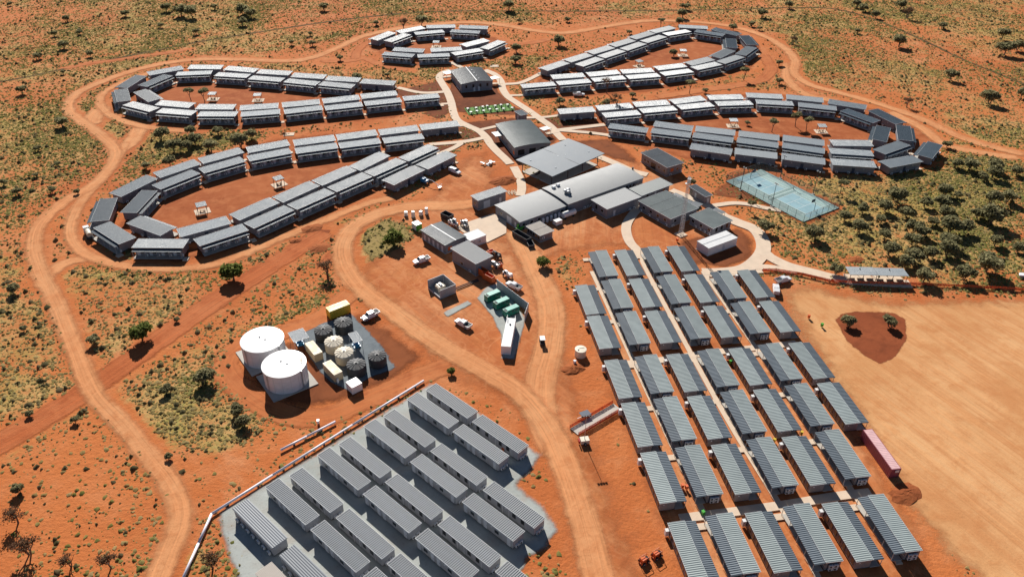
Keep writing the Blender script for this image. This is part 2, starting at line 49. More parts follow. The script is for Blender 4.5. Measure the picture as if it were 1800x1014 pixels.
TREES = [[-251.76,453.01,2.28,"m",116,30],[-245.99,426.11,1.85,"m",94,57],[-233.71,429.37,2.18,"m",139,53],[-231.41,405.74,2.99,"m",109,74],[-235.88,389.06,2.3,"m",66,95],[-212.04,393.48,2.02,"m",158,92],[-220.15,342.19,2.33,"m",36,155],[-185.22,305.89,2.86,"m",105,210],[-204.06,474.96,3.07,"m",290,10],[-192.48,466.33,4.06,"m",315,14],[-184.71,462.89,4.38,"m",335,16],[-223.25,463.97,2.66,"m",219,20],[-195.65,443.39,1.91,"m",281,42],[-177.83,480.42,2.05,"m",375,10],[-172.19,431.57,2.19,"m",343,53],[-151.78,448.6,2.92,"m",425,35],[-213.9,368.01,1.36,"m",110,125],[-299.82,483.23,1.71,"m",16,5],[-157.65,469.98,4.08,"m",425,12],[-151.18,463.89,3.35,"m",440,20],[-139.98,293.89,3.48,"m",280,230],[-131.06,282.92,3.6,"m",302,250],[-126.11,284.33,2.7,"m",328,252],[-129.92,300.0,2.57,"m",335,224],[-124.9,290.1,2.97,"m",342,240],[-117.25,284.44,3.16,"m",368,250],[-119.16,299.79,2.33,"m",382,226],[-106.99,288.76,3.66,"m",420,240],[-104.7,295.65,2.54,"m",440,233],[-142.41,335.73,2.32,"t",332,160],[-135.93,334.54,2.58,"t",356,160],[-113.06,480.9,3.1,"m",568,8],[-110.5,432.14,1.56,"m",545,57],[-105.69,414.34,2.11,"m",548,73],[-116.59,415.08,1.81,"m",512,73],[-77.76,452.04,1.94,"m",661,38],[-52.56,452.84,3.62,"m",740,32],[-61.18,444.45,3.62,"b",710,42],[-87.04,391.69,1.72,"m",597,100],[-73.68,363.26,2.72,"m",627,131],[-60.47,368.91,1.37,"m",680,130],[-3.85,484.23,4.19,"m",894,5],[0.99,407.42,2.69,"m",908,82],[0.45,390.52,2.89,"m",906,100],[23.35,418.96,3.38,"m",983,68],[30.17,462.69,1.98,"m",998,32],[2.23,459.63,1.64,"m",912,35],[102.19,490.83,2.8,"m",1205,8],[97.4,473.33,3.41,"m",1200,20],[93.46,459.0,2.64,"m",1195,35],[82.06,452.97,2.31,"t",1163,35],[63.04,440.4,1.58,"m",1107,55],[81.36,403.97,2.37,"m",1185,90],[80.06,351.26,2.41,"t",1214,147],[87.43,352.38,1.58,"m",1240,157],[42.22,350.7,2.97,"s",1068,142],[44.36,329.15,3.08,"s",1085,172],[40.29,334.94,2.03,"m",1065,178],[20.34,335.6,2.29,"m",985,175],[53.35,345.71,1.56,"m",1112,165],[144.9,476.58,3.08,"m",1341,20],[121.91,449.22,2.59,"m",1290,45],[166.36,497.08,2.83,"m",1388,5],[134.22,457.67,1.97,"m",1322,40],[136.98,450.42,1.61,"m",1336,48],[117.04,424.12,1.84,"m",1292,72],[149.04,427.18,2.32,"b",1395,70],[131.6,391.0,2.01,"m",1370,108],[124.9,365.2,1.9,"m",1371,140],[109.31,369.96,2.23,"t",1310,125],[208.76,500.01,2.84,"m",1508,4],[209.6,491.04,3.16,"m",1520,10],[211.7,477.05,2.73,"m",1541,23],[233.86,496.62,3.55,"m",1585,5],[230.41,477.49,3.85,"b",1597,22],[190.3,446.85,1.93,"m",1508,52],[204.14,423.8,4.06,"m",1583,67],[241.77,456.8,2.63,"m",1658,42],[209.24,372.5,3.35,"m",1676,128],[212.79,342.4,4.2,"m",1745,165],[265.88,437.7,4.17,"m",1765,55],[254.58,411.8,4.91,"m",1772,78],[264.95,419.47,3.7,"m",1792,75],[230.92,349.6,3.18,"m",1800,160],[174.07,337.45,2.56,"b",1597,180],[98.17,315.31,1.2,"m",1315,215],[106.5,308.44,2.17,"t",1360,215],[117.96,314.61,2.46,"t",1402,203],[121.36,310.58,2.18,"t",1421,212],[172.4,294.83,2.07,"m",1666,250],[167.61,276.15,2.41,"m",1683,284],[172.14,275.09,3.3,"m",1708,282],[181.39,274.36,3.29,"m",1753,284],[177.69,268.12,3.24,"m",1750,297],[187.75,270.84,2.6,"m",1790,295],[172.86,265.89,2.13,"m",1730,307],[116.75,254.31,2.08,"t",1482,322],[134.2,248.08,3.67,"m",1581,337],[127.55,241.51,2.99,"m",1559,356],[153.2,253.3,2.89,"m",1664,330],[148.22,244.39,3.02,"m",1659,350],[157.23,251.85,1.63,"m",1685,340],[119.51,240.21,2.37,"m",1519,362],[142.71,244.76,2.41,"m",1629,352],[122.83,232.91,2.12,"m",1550,382],[111.59,234.56,2.33,"m",1488,376],[113.71,227.05,2.86,"m",1514,393],[133.27,237.36,2.35,"m",1596,370],[166.96,247.65,3.25,"m",1747,342],[174.01,249.54,2.86,"m",1777,340],[159.91,233.08,4.31,"m",1750,372],[157.34,237.07,2.75,"m",1723,370],[147.19,238.8,2.76,"m",1666,365],[131.61,226.67,3.24,"m",1612,393],[133.01,224.21,2.64,"m",1624,403],[143.33,226.85,3.83,"m",1676,390],[148.32,227.41,3.05,"m",1700,393],[97.51,222.35,3.19,"m",1435,403],[82.74,226.39,2.85,"m",1348,393],[81.28,240.14,1.58,"t",1322,358],[120.1,222.52,2.43,"m",1557,408],[127.71,219.49,2.79,"m",1606,415],[118.14,213.13,2.91,"m",1567,432],[139.11,218.3,3.34,"m",1673,416],[136.13,212.81,3.28,"m",1670,432],[140.12,232.15,2.12,"m",1643,385],[154.35,219.36,2.6,"m",1753,418],[129.77,211.39,2.53,"m",1636,440],[124.42,208.97,2.87,"m",1612,445],[120.49,206.0,2.66,"m",1596,455],[122.78,198.27,3.12,"m",1629,477],[144.34,204.17,4.46,"m",1743,452],[135.27,199.43,3.13,"m",1700,474],[159.69,215.36,2.19,"m",1793,432],[97.61,201.46,2.26,"m",1472,470],[92.66,175.65,2.22,"m",1495,560],[103.78,175.85,2.22,"m",1566,560],[-172.53,246.35,1.81,"m",28,334],[-161.52,248.75,1.61,"m",90,330],[-183.39,282.61,1.55,"m",65,258],[-169.79,269.98,1.28,"m",100,285],[-82.58,195.45,4.14,"g",404,467],[-136.15,268.29,1.93,"m",255,287],[-128.41,271.24,2.6,"m",296,278],[-181.29,253.96,1.43,"m",5,318],[-98.09,166.6,3.39,"g",244,575],[-109.85,164.59,1.82,"m",163,592],[-142.75,186.72,1.98,"m",20,505],[-75.94,149.32,2.87,"m",355,655],[-64.52,138.32,2.04,"m",415,715],[-62.19,134.74,1.87,"m",425,735],[-83.95,145.49,1.68,"m",290,680],[-112.92,136.82,1.08,"m",50,725],[-103.63,114.07,1.45,"m",30,855],[-99.77,106.02,2.63,"b",25,905],[-93.53,98.39,2.81,"b",45,960],[-84.35,95.86,1.93,"b",120,985],[-76.54,95.68,2.35,"b",190,985],[-101.47,135.1,1.07,"m",130,735],[-55.16,197.85,3.23,"b",573,470],[-37.74,216.0,3.32,"g",690,412],[9.37,203.79,2.28,"g",955,457],[-15.08,153.54,1.3,"g",793,650],[-75.6,123.88,1.01,"m",295,800],[-57.01,95.83,2.49,"b",370,985],[-131.03,169.53,1.08,"m",40,575],[-91.58,174.3,0.94,"m",310,560],[-173.1,260.48,1.25,"m",62,305],[-152.25,247.73,1.2,"m",135,335],[-29.64,223.0,1.11,"m",740,405],[-91.81,297.45,1.44,"b",500,237],[62.47,239.0,1.77,"m",1225,365],[64.2,259.29,1.67,"m",1215,318],[61.82,275.71,1.3,"m",1190,285]]
POS2 = {"t1":[-19.61,228.31],"t2":[-15.82,227.56],"t3":[-4.8,209.04],"t4":[-5.26,203.44],"t5":[-1.36,198.3],"green":[2.4,225.42],"boom":[-31.95,259.01],"truck":[-135.19,218.69],"o1":[-8.84,198.84],"o2":[-6.96,196.16],"o3":[-6.62,210.86],"o4":[-3.91,203.47],"bk1":[-21.96,233.34],"bk2":[2.92,220.46],"bk3":[5.64,216.2],"gr":[-31.26,225.99],"p1":[-35.87,234.55],"p2":[-33.31,233.52],"p3":[-30.93,235.09],"p4":[-29.1,236.0],"g0":[10.05,230.44],"g1":[15.54,234.44],"ws":[18.74,234.8],"wx":[14.81,230.0],"ramp":[[14.72,133.58],[25.59,142.22]],"m5":[-65.68,225.53],"m6":[-60.62,213.54],"m7":[-69.05,217.53],"bins":[[36.96,117.05],[37.76,116.75],[52.79,219.73],[56.38,158.76],[44.65,271.08],[82.68,178.92],[85.11,175.03],[26.17,166.48],[60.28,130.88],[67.26,133.35],[-1.65,126.95],[-44.83,135.36],[39.99,109.92],[16.3,158.08]],"m1":[-3.32,261.49],"m2":[106.87,209.91],"m3":[15.9,156.27],"m4":[84.57,116.15],"debris":[-9.56,275.6],"timber":[-0.36,251.78],"pad1":[-9.87,385.63],"pad2":[-90.91,300.53],"duct1":[[-16.51,191.67],[-10.16,196.43]],"duct2":[[-16.19,190.96],[-9.85,195.77]],"bar":[[75.86,202.68],[79.91,202.76],[87.31,200.56],[94.28,197.37],[99.62,196.46],[118.03,196.06],[131.19,195.32],[150.48,193.61]]}
PIPE_LINES = [[[-61.77,91.78],[-61.41,101.08],[-61.14,108.4],[-51.31,119.01],[-36.72,134.55],[-21.71,150.39]],[[-51.4,126.4],[-46.47,130.72],[-40.89,135.61]]]
# ------------------------------------------------------------------ helpers
rng = np.random.default_rng(7); random.seed(7)
ORD = ['first','second','third','fourth','fifth','sixth','seventh','eighth','ninth','tenth','eleventh','twelfth','thirteenth','fourteenth','fifteenth','sixteenth','seventeenth','eighteenth','nineteenth','twentieth']
def tag(o, label=None, cat=None, group=None, kind=None):
    if label: o['label'] = label
    if cat: o['category'] = cat
    if group: o['group'] = group
    if kind: o['kind'] = kind
    return o
class MB:
    def __init__(s): s.v = []; s.f = []; s.m = []
    def add(s, vs, fs, m=0):
        n = len(s.v); s.v += [tuple(map(float, q)) for q in vs]; s.f += [tuple(i + n for i in q) for q in fs]; s.m += [m] * len(fs)
    def box(s, cx, cy, cz, sx, sy, sz, m=0, rz=0.0, top=1.0, topy=None):
        a, b, c = sx / 2, sy / 2, sz / 2; ty = top if topy is None else topy
        co, si = math.cos(rz), math.sin(rz); vs = []
        for z, t, u in ((-c, 1, 1), (c, top, ty)):
            for x, y in ((-a, -b), (a, -b), (a, b), (-a, b)):
                x, y = x * t, y * u; vs.append((cx + x * co - y * si, cy + x * si + y * co, cz + z))
        s.add(vs, [(3, 2, 1, 0), (4, 5, 6, 7), (0, 1, 5, 4), (1, 2, 6, 5), (2, 3, 7, 6), (3, 0, 4, 7)], m)
    def tube(s, p, q, r0, r1=None, n=8, m=0, cap=True):
        r1 = r0 if r1 is None else r1
        p, q = Vector(p), Vector(q); d = (q - p).normalized()
        a = d.orthogonal().normalized(); b = d.cross(a); vs = []
        for c, r in ((p, r0), (q, r1)):
            for i in range(n):
                t = 2 * math.pi * i / n; vs.append(c + (a * math.cos(t) + b * math.sin(t)) * r)
        fs = [(i, (i + 1) % n, n + (i + 1) % n, n + i) for i in range(n)]
        if cap: fs += [tuple(range(n - 1, -1, -1)), tuple(range(n, 2 * n))]
        s.add(vs, fs, m)
    def lathe(s, prof, n=24, m=0, cx=0, cy=0):
        vs = []
        for r, z in prof:
            for i in range(n):
                t = 2 * math.pi * i / n; vs.append((cx + r * math.cos(t), cy + r * math.sin(t), z))
        fs = [(k * n + i, k * n + (i + 1) % n, (k + 1) * n + (i + 1) % n, (k + 1) * n + i) for k in range(len(prof) - 1) for i in range(n)]
        fs.append(tuple(range((len(prof) - 1) * n, len(prof) * n)))
        s.add(vs, fs, m)
    def prism(s, prof, y0, y1, m=0, sc=1.0):      # profile in x,z extruded along y; the far end may be scaled in x,z
        n = len(prof)
        vs = [(x, y0, z) for x, z in prof] + [(x, y1, z) for x, z in prof]
        fs = [(i, (i + 1) % n, n + (i + 1) % n, n + i) for i in range(n)] + [tuple(range(n - 1, -1, -1)), tuple(range(n, 2 * n))]
        s.add(vs, fs, m)
    def mesh(s, name, *mats, smooth=False):
        me = bpy.data.meshes.new(name); me.from_pydata(s.v, [], s.f)
        for mt in mats: me.materials.append(mt)
        if len(mats) > 1: me.polygons.foreach_set('material_index', s.m)
        if smooth: me.polygons.foreach_set('use_smooth', [True] * len(s.f))
        me.update(); return me
def ob(name, me, parent=None, loc=(0, 0, 0), rz=0.0, sc=None):
    o = bpy.data.objects.new(name, me); COL.objects.link(o)
    if parent is not None: o.parent = parent
    o.location = loc
    if rz: o.rotation_euler = (0, 0, rz)
    if sc is not None: o.scale = sc if hasattr(sc, '__len__') else (sc, sc, sc)
    return o
def thing(name, parts, loc, rz, label, cat, group=None, sc=None):
    """parts: (name, mesh, loc, rz, subparts)"""
    e = ob(name, None, None, loc, rz, sc); e.empty_display_size = 0.5
    for p in parts:
        o = ob(p[0], p[1], e, p[2] if len(p) > 2 else (0, 0, 0), p[3] if len(p) > 3 else 0)
        if len(p) > 4:
            for q in p[4]: ob(q[0], q[1], o, q[2] if len(q) > 2 else (0, 0, 0), q[3] if len(q) > 3 else 0)
    return tag(e, label, cat, group)
def one(name, mb, mat, loc, rz, label, cat, group=None, smooth=False):
    return tag(ob(name, mb.mesh(name, mat, smooth=smooth), None, loc, rz), label, cat, group)

# ------------------------------------------------------------------ materials
class N:
    def __init__(s, name):
        s.m = bpy.data.materials.new(name); s.m.use_nodes = True; s.t = s.m.node_tree; s.t.nodes.clear()
        s.out = s.t.nodes.new('ShaderNodeOutputMaterial')
    def n(s, typ, **kw):
        x = s.t.nodes.new(typ)
        for k, v in kw.items():
            if hasattr(x, k): setattr(x, k, v)
        return x
    def l(s, a, b): s.t.links.new(a, b)
    def pos(s):
        if not hasattr(s, '_p'): s._p = s.n('ShaderNodeNewGeometry').outputs['Position']
        return s._p
    def noise(s, scale, detail=4, rough=.55, vec=None, dist=0.0):
        x = s.n('ShaderNodeTexNoise'); x.inputs['Scale'].default_value = scale; x.inputs['Detail'].default_value = detail
        x.inputs['Roughness'].default_value = rough; x.inputs['Distortion'].default_value = dist
        s.l(vec if vec is not None else s.pos(), x.inputs['Vector']); return x.outputs[0]
    def ramp(s, fac, a, b, lo=0.0, hi=1.0, smooth=True):
        x = s.n('ShaderNodeMapRange'); x.interpolation_type = 'SMOOTHSTEP' if smooth else 'LINEAR'
        s.l(fac, x.inputs[0])
        for i, v in zip((1, 2, 3, 4), (a, b, lo, hi)): x.inputs[i].default_value = v
        return x.outputs[0]
    def math(s, op, a, b=None):
        x = s.n('ShaderNodeMath', operation=op)
        for i, v in enumerate((a, b)):
            if v is None: continue
            if isinstance(v, (int, float)): x.inputs[i].default_value = v
            else: s.l(v, x.inputs[i])
        return x.outputs[0]
    def mix(s, fac, a, b, mode='MIX'):
        x = s.n('ShaderNodeMixRGB', blend_type=mode)
        for i, v in enumerate((fac, a, b)):
            if isinstance(v, (int, float)): x.inputs[i].default_value = v
            elif isinstance(v, tuple): x.inputs[i].default_value = (v[0], v[1], v[2], 1)
            else: s.l(v, x.inputs[i])
        return x.outputs[0]
    def attr(s, name, out='Fac'):
        x = s.n('ShaderNodeAttribute'); x.attribute_name = name; return x.outputs[out]
    def scalev(s, vec, sx, sy, sz):
        x = s.n('ShaderNodeVectorMath', operation='MULTIPLY'); s.l(vec, x.inputs[0]); x.inputs[1].default_value = (sx, sy, sz); return x.outputs[0]
    def done(s, col, rough=.7, metal=0.0, spec=.5, bump=None, bstr=.3, bdist=.1, alpha=None, coat=0.0):
        p = s.n('ShaderNodeBsdfPrincipled')
        for k, v in (('Base Color', col), ('Roughness', rough), ('Metallic', metal), ('Specular IOR Level', spec), ('Coat Weight', coat)):
            if isinstance(v, tuple): p.inputs[k].default_value = (v[0], v[1], v[2], 1)
            elif isinstance(v, (int, float)): p.inputs[k].default_value = v
            else: s.l(v, p.inputs[k])
        if bump is not None:
            b = s.n('ShaderNodeBump'); b.inputs['Strength'].default_value = bstr; b.inputs['Distance'].default_value = bdist
            s.l(bump, b.inputs['Height']); s.l(b.outputs[0], p.inputs['Normal'])
        if alpha is not None:
            t = s.n('ShaderNodeBsdfTransparent'); mx = s.n('ShaderNodeMixShader')
            s.l(alpha, mx.inputs[0]); s.l(t.outputs[0], mx.inputs[1]); s.l(p.outputs[0], mx.inputs[2]); s.l(mx.outputs[0], s.out.inputs[0])
        else: s.l(p.outputs[0], s.out.inputs[0])
        return s.m
def mul(c, k): return tuple(min(1.0, x * k) for x in c)
def M(name, col, rough=.6, var=.10, scale=.7, metal=0.0, spec=.5, dust=0.0, coat=0.0):
    """painted or plain surface: base colour with blotches, fine speckle and a little red dust"""
    a = N(name)
    f = a.noise(scale, 5, .6); g = a.noise(scale * 9, 3, .6)
    c = a.mix(a.ramp(f, .3, .7), mul(col, 1 - var), mul(col, 1 + var))
    c = a.mix(a.ramp(g, .35, .75, 0, .35 * min(1, var * 6)), c, mul(col, .78))
    if dust: c = a.mix(a.ramp(a.noise(scale * .6, 5, .65), .45, .8, 0, dust), c, (.42, .16, .07))
    r = a.ramp(f, .3, .7, max(.05, rough - .06), min(1, rough + .08))
    return a.done(c, r, metal, spec, coat=coat)
def roofmat(name, col, rough=.42, spec=.5, dust=.06):
    a = N(name)
    oi = a.n('ShaderNodeObjectInfo')
    f = a.noise(.35, 4, .6); g = a.noise(2.5, 4, .65)
    c = a.mix(a.ramp(f, .3, .7), mul(col, .93), mul(col, 1.07))
    c = a.mix(a.ramp(oi.outputs['Random'], 0, 1, 0, .5), c, mul(col, .72))
    st = a.noise(1.0, 4, .6, vec=a.scalev(a.n('ShaderNodeTexCoord').outputs['Object'], 6.0, .25, 1))
    c = a.mix(a.ramp(st, .45, .75, 0, .22), c, mul(col, .66))
    c = a.mix(a.ramp(g, .5, .85, 0, dust), c, (.45, .24, .13))
    r = a.ramp(f, .3, .7, rough - .02, rough + .03)
    return a.done(c, r, 0.0, spec)
def soil(name, c1, c2, c3, edge=True, streak=0.0, bstr=.35, rough=.95, speck=.25, speckcol=(.12, .05, .02), scale=1.0, soft=(.12, .6), tracks=0.0, wide=0.0):
    a = N(name)
    big = a.noise(.035 * scale, 5, .62, dist=.6); mid = a.noise(.22 * scale, 5, .65, dist=.4); fine = a.noise(1.9, 5, .7)
    c = a.mix(a.ramp(big, .35, .65), c1, c2)
    c = a.mix(a.ramp(mid, .42, .72, 0, .75), c, c3)
    if streak:
        st = a.attr('st', 'Vector')
        s1 = a.noise(1.0, 4, .6, vec=a.scalev(st, 1.3, .035, 1), dist=.3); s2 = a.noise(1.0, 3, .6, vec=a.scalev(st, 3.2, .05, 1), dist=.2)
        if wide:
            s3 = a.noise(1.0, 4, .65, vec=a.scalev(st, .22, .012, 1), dist=.5); c = a.mix(a.ramp(s3, .42, .62, 0, .6), c, c3); s1 = a.math('MULTIPLY', s1, a.ramp(big, .35, .6, .75, 1.05))
        c = a.mix(a.ramp(s1, .45, .68, 0, streak), c, mul(c1, 1.28)); c = a.mix(a.ramp(s2, .5, .72, 0, streak * .8), c, mul(c1, .62))
    if tracks:
        for k, (sc_, ds, lo, cc) in enumerate(((.055, 2.2, .93, mul(c2, 1.25)), (.09, 3.0, .94, mul(c3, .7)), (.14, 1.6, .93, mul(c2, 1.15)))):
            rn = a.math('SUBTRACT', 1.0, a.math('ABSOLUTE', a.math('SUBTRACT', a.math('MULTIPLY', a.noise(sc_, 2, .4, dist=ds), 2.0), 1.0)))
            c = a.mix(a.ramp(rn, lo, 1.0, 0, tracks), c, cc)
    c = a.mix(a.ramp(fine, .52, .78, 0, speck), c, speckcol)
    h = a.math('ADD', a.math('MULTIPLY', fine, .6), mid)
    al = None
    if edge:
        e = a.attr('edge'); nz = a.math('ADD', a.math('MULTIPLY', a.math('SUBTRACT', a.noise(.25, 5, .65), .5), 1.1), a.math('MULTIPLY', a.math('SUBTRACT', fine, .5), .35))
        al = a.ramp(a.math('ADD', e, nz), soft[0], soft[1])
        al = a.math('MULTIPLY', al, a.ramp(e, 0.0, .2))
    return a.done(c, rough, 0, .1, bump=h, bstr=bstr, bdist=.25, alpha=al)

RED, DEEP, SAND = (.54, .170, .052), (.36, .095, .030), (.60, .265, .105)
def earth():
    a = N('red_earth')
    big = a.noise(.012, 5, .6, dist=.5); mid = a.noise(.09, 6, .65, dist=.5); fine = a.noise(1.1, 6, .7); sp = a.noise(.55, 3, .6)
    c = a.mix(a.ramp(big, .35, .65), RED, (.46, .13, .039))
    c = a.mix(a.ramp(mid, .45, .7, 0, .55), c, (.585, .235, .098))
    c = a.mix(a.ramp(fine, .5, .75, 0, .4), c, (.29, .077, .027))
    c = a.mix(a.ramp(a.noise(.03, 6, .7, dist=1.2), .52, .72, 0, .6), c, (.62, .285, .135))
    c = a.mix(a.ramp(a.noise(.045, 5, .7, dist=.8), .56, .74, 0, .35), c, (.36, .094, .032))
    v = a.attr('veg')
    vg = a.math('MULTIPLY', a.ramp(v, 0, .6), a.ramp(a.math('ADD', a.noise(.16, 6, .7), a.math('MULTIPLY', v, .34)), .55, .88))
    vc = a.mix(a.ramp(sp, .35, .65), (.54, .365, .145), (.42, .30, .11))
    vc = a.mix(a.ramp(a.math('ADD', a.noise(.05, 4, .6), a.math('MULTIPLY', v, .12)), .5, .7, 0, .8), vc, (.29, .285, .078))
    c = a.mix(a.math('MULTIPLY', vg, a.ramp(fine, .3, .6, .4, .95)), c, vc)
    return a.done(c, .95, 0, .1, bump=a.math('ADD', fine, a.math('MULTIPLY', sp, .8)), bstr=.6, bdist=.3)
MT = {}
MT['earth'] = earth()
MT['road'] = soil('graded_dirt', (.59, .252, .105), (.65, .31, .14), (.53, .19, .07), streak=.8, tracks=.2, soft=(.1, .95))
MT['track'] = soil('red_dirt', (.47, .148, .05), (.53, .195, .075), (.36, .095, .032), streak=.6)
MT['trench'] = soil('disturbed_red_dirt', (.43, .12, .04), (.51, .17, .065), (.34, .082, .026), streak=.8, bstr=.7)
MT['berm'] = soil('fence_line_scrub', (.075, .05, .022), (.11, .075, .03), (.20, .07, .028), streak=.4)
MT['yard'] = soil('yard_dirt', (.53, .18, .060), (.63, .30, .14), (.42, .12, .040), soft=(.3, 1.0), tracks=.16, streak=.45, wide=1.0)
MT['court_dirt'] = soil('court_dirt', (.40, .118, .040), (.32, .086, .029), (.49, .172, .066), soft=(.3, 1.0))
MT['sand'] = soil('parking_sand', (.60, .295, .122), (.69, .385, .18), (.53, .22, .082), streak=.42, soft=(.0, .7), wide=1.0)
MT['dark'] = soil('damp_brown_soil', (.14, .043, .019), (.18, .056, .024), (.26, .08, .03), soft=(.25, .9))
MT['brown'] = soil('watered_soil', (.21, .066, .026), (.29, .09, .033), (.15, .046, .019), soft=(.25, .9))
MT['gravel'] = soil('blue_grey_gravel', (.35, .375, .355), (.42, .44, .415), (.36, .325, .285), speck=.45, speckcol=(.14, .14, .13), soft=(.15, .8))
MT['gravel_dark'] = soil('dark_gravel', (.155, .18, .20), (.20, .225, .24), (.13, .15, .165), speck=.5, speckcol=(.06, .065, .07), soft=(.1, .5))
MT['dry_grass'] = soil('dry_grass_ground', (.30, .22, .08), (.36, .25, .095), (.22, .18, .06), soft=(.15, .7))
MT['concrete'] = M('pale_concrete', (.69, .545, .41), .85, .07, .4, spec=.2, dust=.12)
MT['slab'] = M('grey_concrete', (.50, .47, .42), .85, .08, .5, spec=.2, dust=.2)
MT['roof'] = roofmat('blue_grey_roof_sheet', (.085, .120, .148), .47, .42, dust=.02)
MT['roof2'] = roofmat('pale_grey_green_roof_sheet', (.32, .37, .365), .45)
MT['roofo'] = roofmat('slate_green_roof_sheet', (.16, .19, .185), .45)
MT['roofv'] = roofmat('slate_veranda_sheet', (.14, .17, .195), .45)
MT['roof3'] = roofmat('mid_grey_roof_sheet', (.155, .172, .19), .5, .42)
MT['roofb'] = roofmat('pale_blue_roof_sheet', (.17, .19, .215), .5)
MT['roofd'] = roofmat('dark_slate_roof_sheet', (.075, .092, .105), .45)
MT['rooflt'] = roofmat('light_grey_roof_sheet', (.30, .31, .31), .55)
MT['roofcan'] = roofmat('canopy_roof_sheet', (.235, .265, .29), .62, .35)
MT['roofw'] = roofmat('white_roof_sheet', (.78, .78, .77), .5, dust=.05)
MT['roofbe'] = roofmat('beige_roof_sheet', (.44, .385, .33), .6, dust=.08)
MT['spoil'] = soil('spoil_heap', (.30, .09, .032), (.38, .12, .042), (.24, .065, .024), edge=False, bstr=.8)
MT['pinkshade'] = M('shaded_pink_container_paint', (.27, .06, .085), .5, .1, .8, dust=.1)  # pink container body darkened to maroon: the shade on its sides is painted in
MT['island'] = soil('dark_red_soil', (.24, .062, .024), (.30, .08, .03), (.17, .045, .018), soft=(.1, .5))
MT['stain'] = soil('oil_dark_dirt', (.23, .115, .055), (.28, .14, .065), (.34, .14, .055), soft=(.4, 1.1))
MT['trim'] = M('pale_trim', (.66, .67, .67), .5, .05)
MT['wall'] = M('shale_grey_wall', (.215, .225, .25), .6, .07, 1.2, dust=.18)
MT['wall2'] = M('warm_grey_wall', (.255, .235, .235), .6, .07, 1.2, dust=.2)
MT['wall3'] = M('pale_grey_wall', (.36, .37, .39), .6, .06, 1.2, dust=.2)
MT['wallw'] = M('white_wall', (.76, .76, .77), .55, .04, 1.0, dust=.1)
MT['base'] = M('dark_steel', (.05, .05, .055), .7, .2)
MT['post'] = M('grey_post', (.42, .43, .44), .5, .05)
MT['door'] = M('pale_door', (.58, .60, .63), .5, .05)
MT['glass'] = M('dark_glass', (.02, .025, .03), .12, .2, spec=.8)
MT['white'] = M('white_paint', (.80, .80, .79), .35, .03, .6, dust=.06)
MT['carwhite'] = M('white_car_paint', (.80, .80, .80), .25, .02, .6, dust=.07, coat=.5)
MT['black'] = M('black_rubber', (.022, .022, .024), .8, .2)
MT['bplastic'] = M('black_tank_plastic', (.035, .04, .045), .58, .15, .8, dust=.1)
MT['cream'] = M('cream_tank_plastic', (.72, .64, .50), .45, .05, .8, dust=.1)
MT['tan'] = M('tan_container_paint', (.62, .49, .30), .5, .07, .8, dust=.1)
MT['yellow'] = M('yellow_container_paint', (.66, .46, .035), .45, .07, .8, dust=.1)
MT['pink'] = M('faded_pink_paint', (.52, .25, .27), .55, .10, .8, dust=.12)
MT['pinkroof'] = M('chalky_pink_paint', (.68, .42, .42), .55, .08, .8, dust=.12)
MT['orange'] = M('orange_paint', (.70, .13, .025), .5, .08, .8, dust=.1)
MT['green'] = M('generator_green_shaded_side', (.02, .20, .135), .4, .08, .8, dust=.08)  # generator sides, darker than the top: their shade is put into the colour
MT['greentop'] = M('generator_green_lit_top', (.06, .36, .28), .4, .08, .8, dust=.08)  # generator top, the sunlit tone of the same green as the sides
MT['lime'] = M('lime_green_paint', (.06, .42, .04), .45, .1)
MT['blue'] = M('machine_blue_paint', (.05, .26, .48), .4, .08)
MT['navy'] = M('dark_blue_panel', (.03, .05, .09), .5, .1)
MT['courtg'] = M('teal_court_paint', (.265, .395, .375), .6, .09, .25, dust=.12)
MT['courtb'] = M('blue_court_paint', (.225, .385, .43), .6, .09, .25, dust=.1)
MT['line'] = M('white_line_paint', (.62, .68, .66), .6, .05)
MT['turf'] = M('artificial_turf', (.10, .24, .035), .9, .15, 1.0)
MT['timber'] = M('weathered_timber', (.50, .36, .24), .8, .15)
MT['steel'] = M('galvanised_steel', (.46, .47, .48), .45, .08, metal=.5)
MT['dsteel'] = M('brown_steel', (.10, .07, .06), .6, .1)
MT['pipe'] = M('lilac_white_pipe', (.82, .78, .84), .4, .05, .6, dust=.12)
MT['rail'] = M('amber_guard_rail', (.72, .42, .06), .5, .05)
MT['lamp'] = M('lamp_glass', (.75, .77, .75), .2, .03)
MT['redlens'] = M('red_lens', (.45, .02, .02), .3, .05)
def meshmat(name, col, amount):
    a = N(name)
    al = a.ramp(a.noise(6.0, 2, .5), .35, .65, amount * .6, min(1, amount * 1.4))
    return a.done(col, .7, 0, .2, alpha=al)
MT['mesh'] = meshmat('wire_mesh', (.13, .16, .15), .16)
MT['omesh'] = meshmat('orange_barrier_mesh', (.75, .16, .06), .62)
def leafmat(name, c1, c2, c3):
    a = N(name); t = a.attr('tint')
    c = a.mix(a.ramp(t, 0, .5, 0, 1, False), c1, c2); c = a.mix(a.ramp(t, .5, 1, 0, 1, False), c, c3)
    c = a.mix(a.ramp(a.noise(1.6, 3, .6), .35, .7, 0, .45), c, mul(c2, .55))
    d = a.n('ShaderNodeBsdfDiffuse'); tr = a.n('ShaderNodeBsdfTranslucent'); mx = a.n('ShaderNodeMixShader'); mx.inputs[0].default_value = .5
    a.l(c, d.inputs[0]); a.l(c, tr.inputs[0]); a.l(d.outputs[0], mx.inputs[1]); a.l(tr.outputs[0], mx.inputs[2]); a.l(mx.outputs[0], a.out.inputs[0])
    return a.m
MT['mulga'] = leafmat('mulga_leaf', (.21, .20, .105), (.32, .295, .155), (.44, .39, .215))
MT['gleaf'] = leafmat('green_leaf', (.10, .14, .034), (.18, .215, .06), (.31, .31, .10))
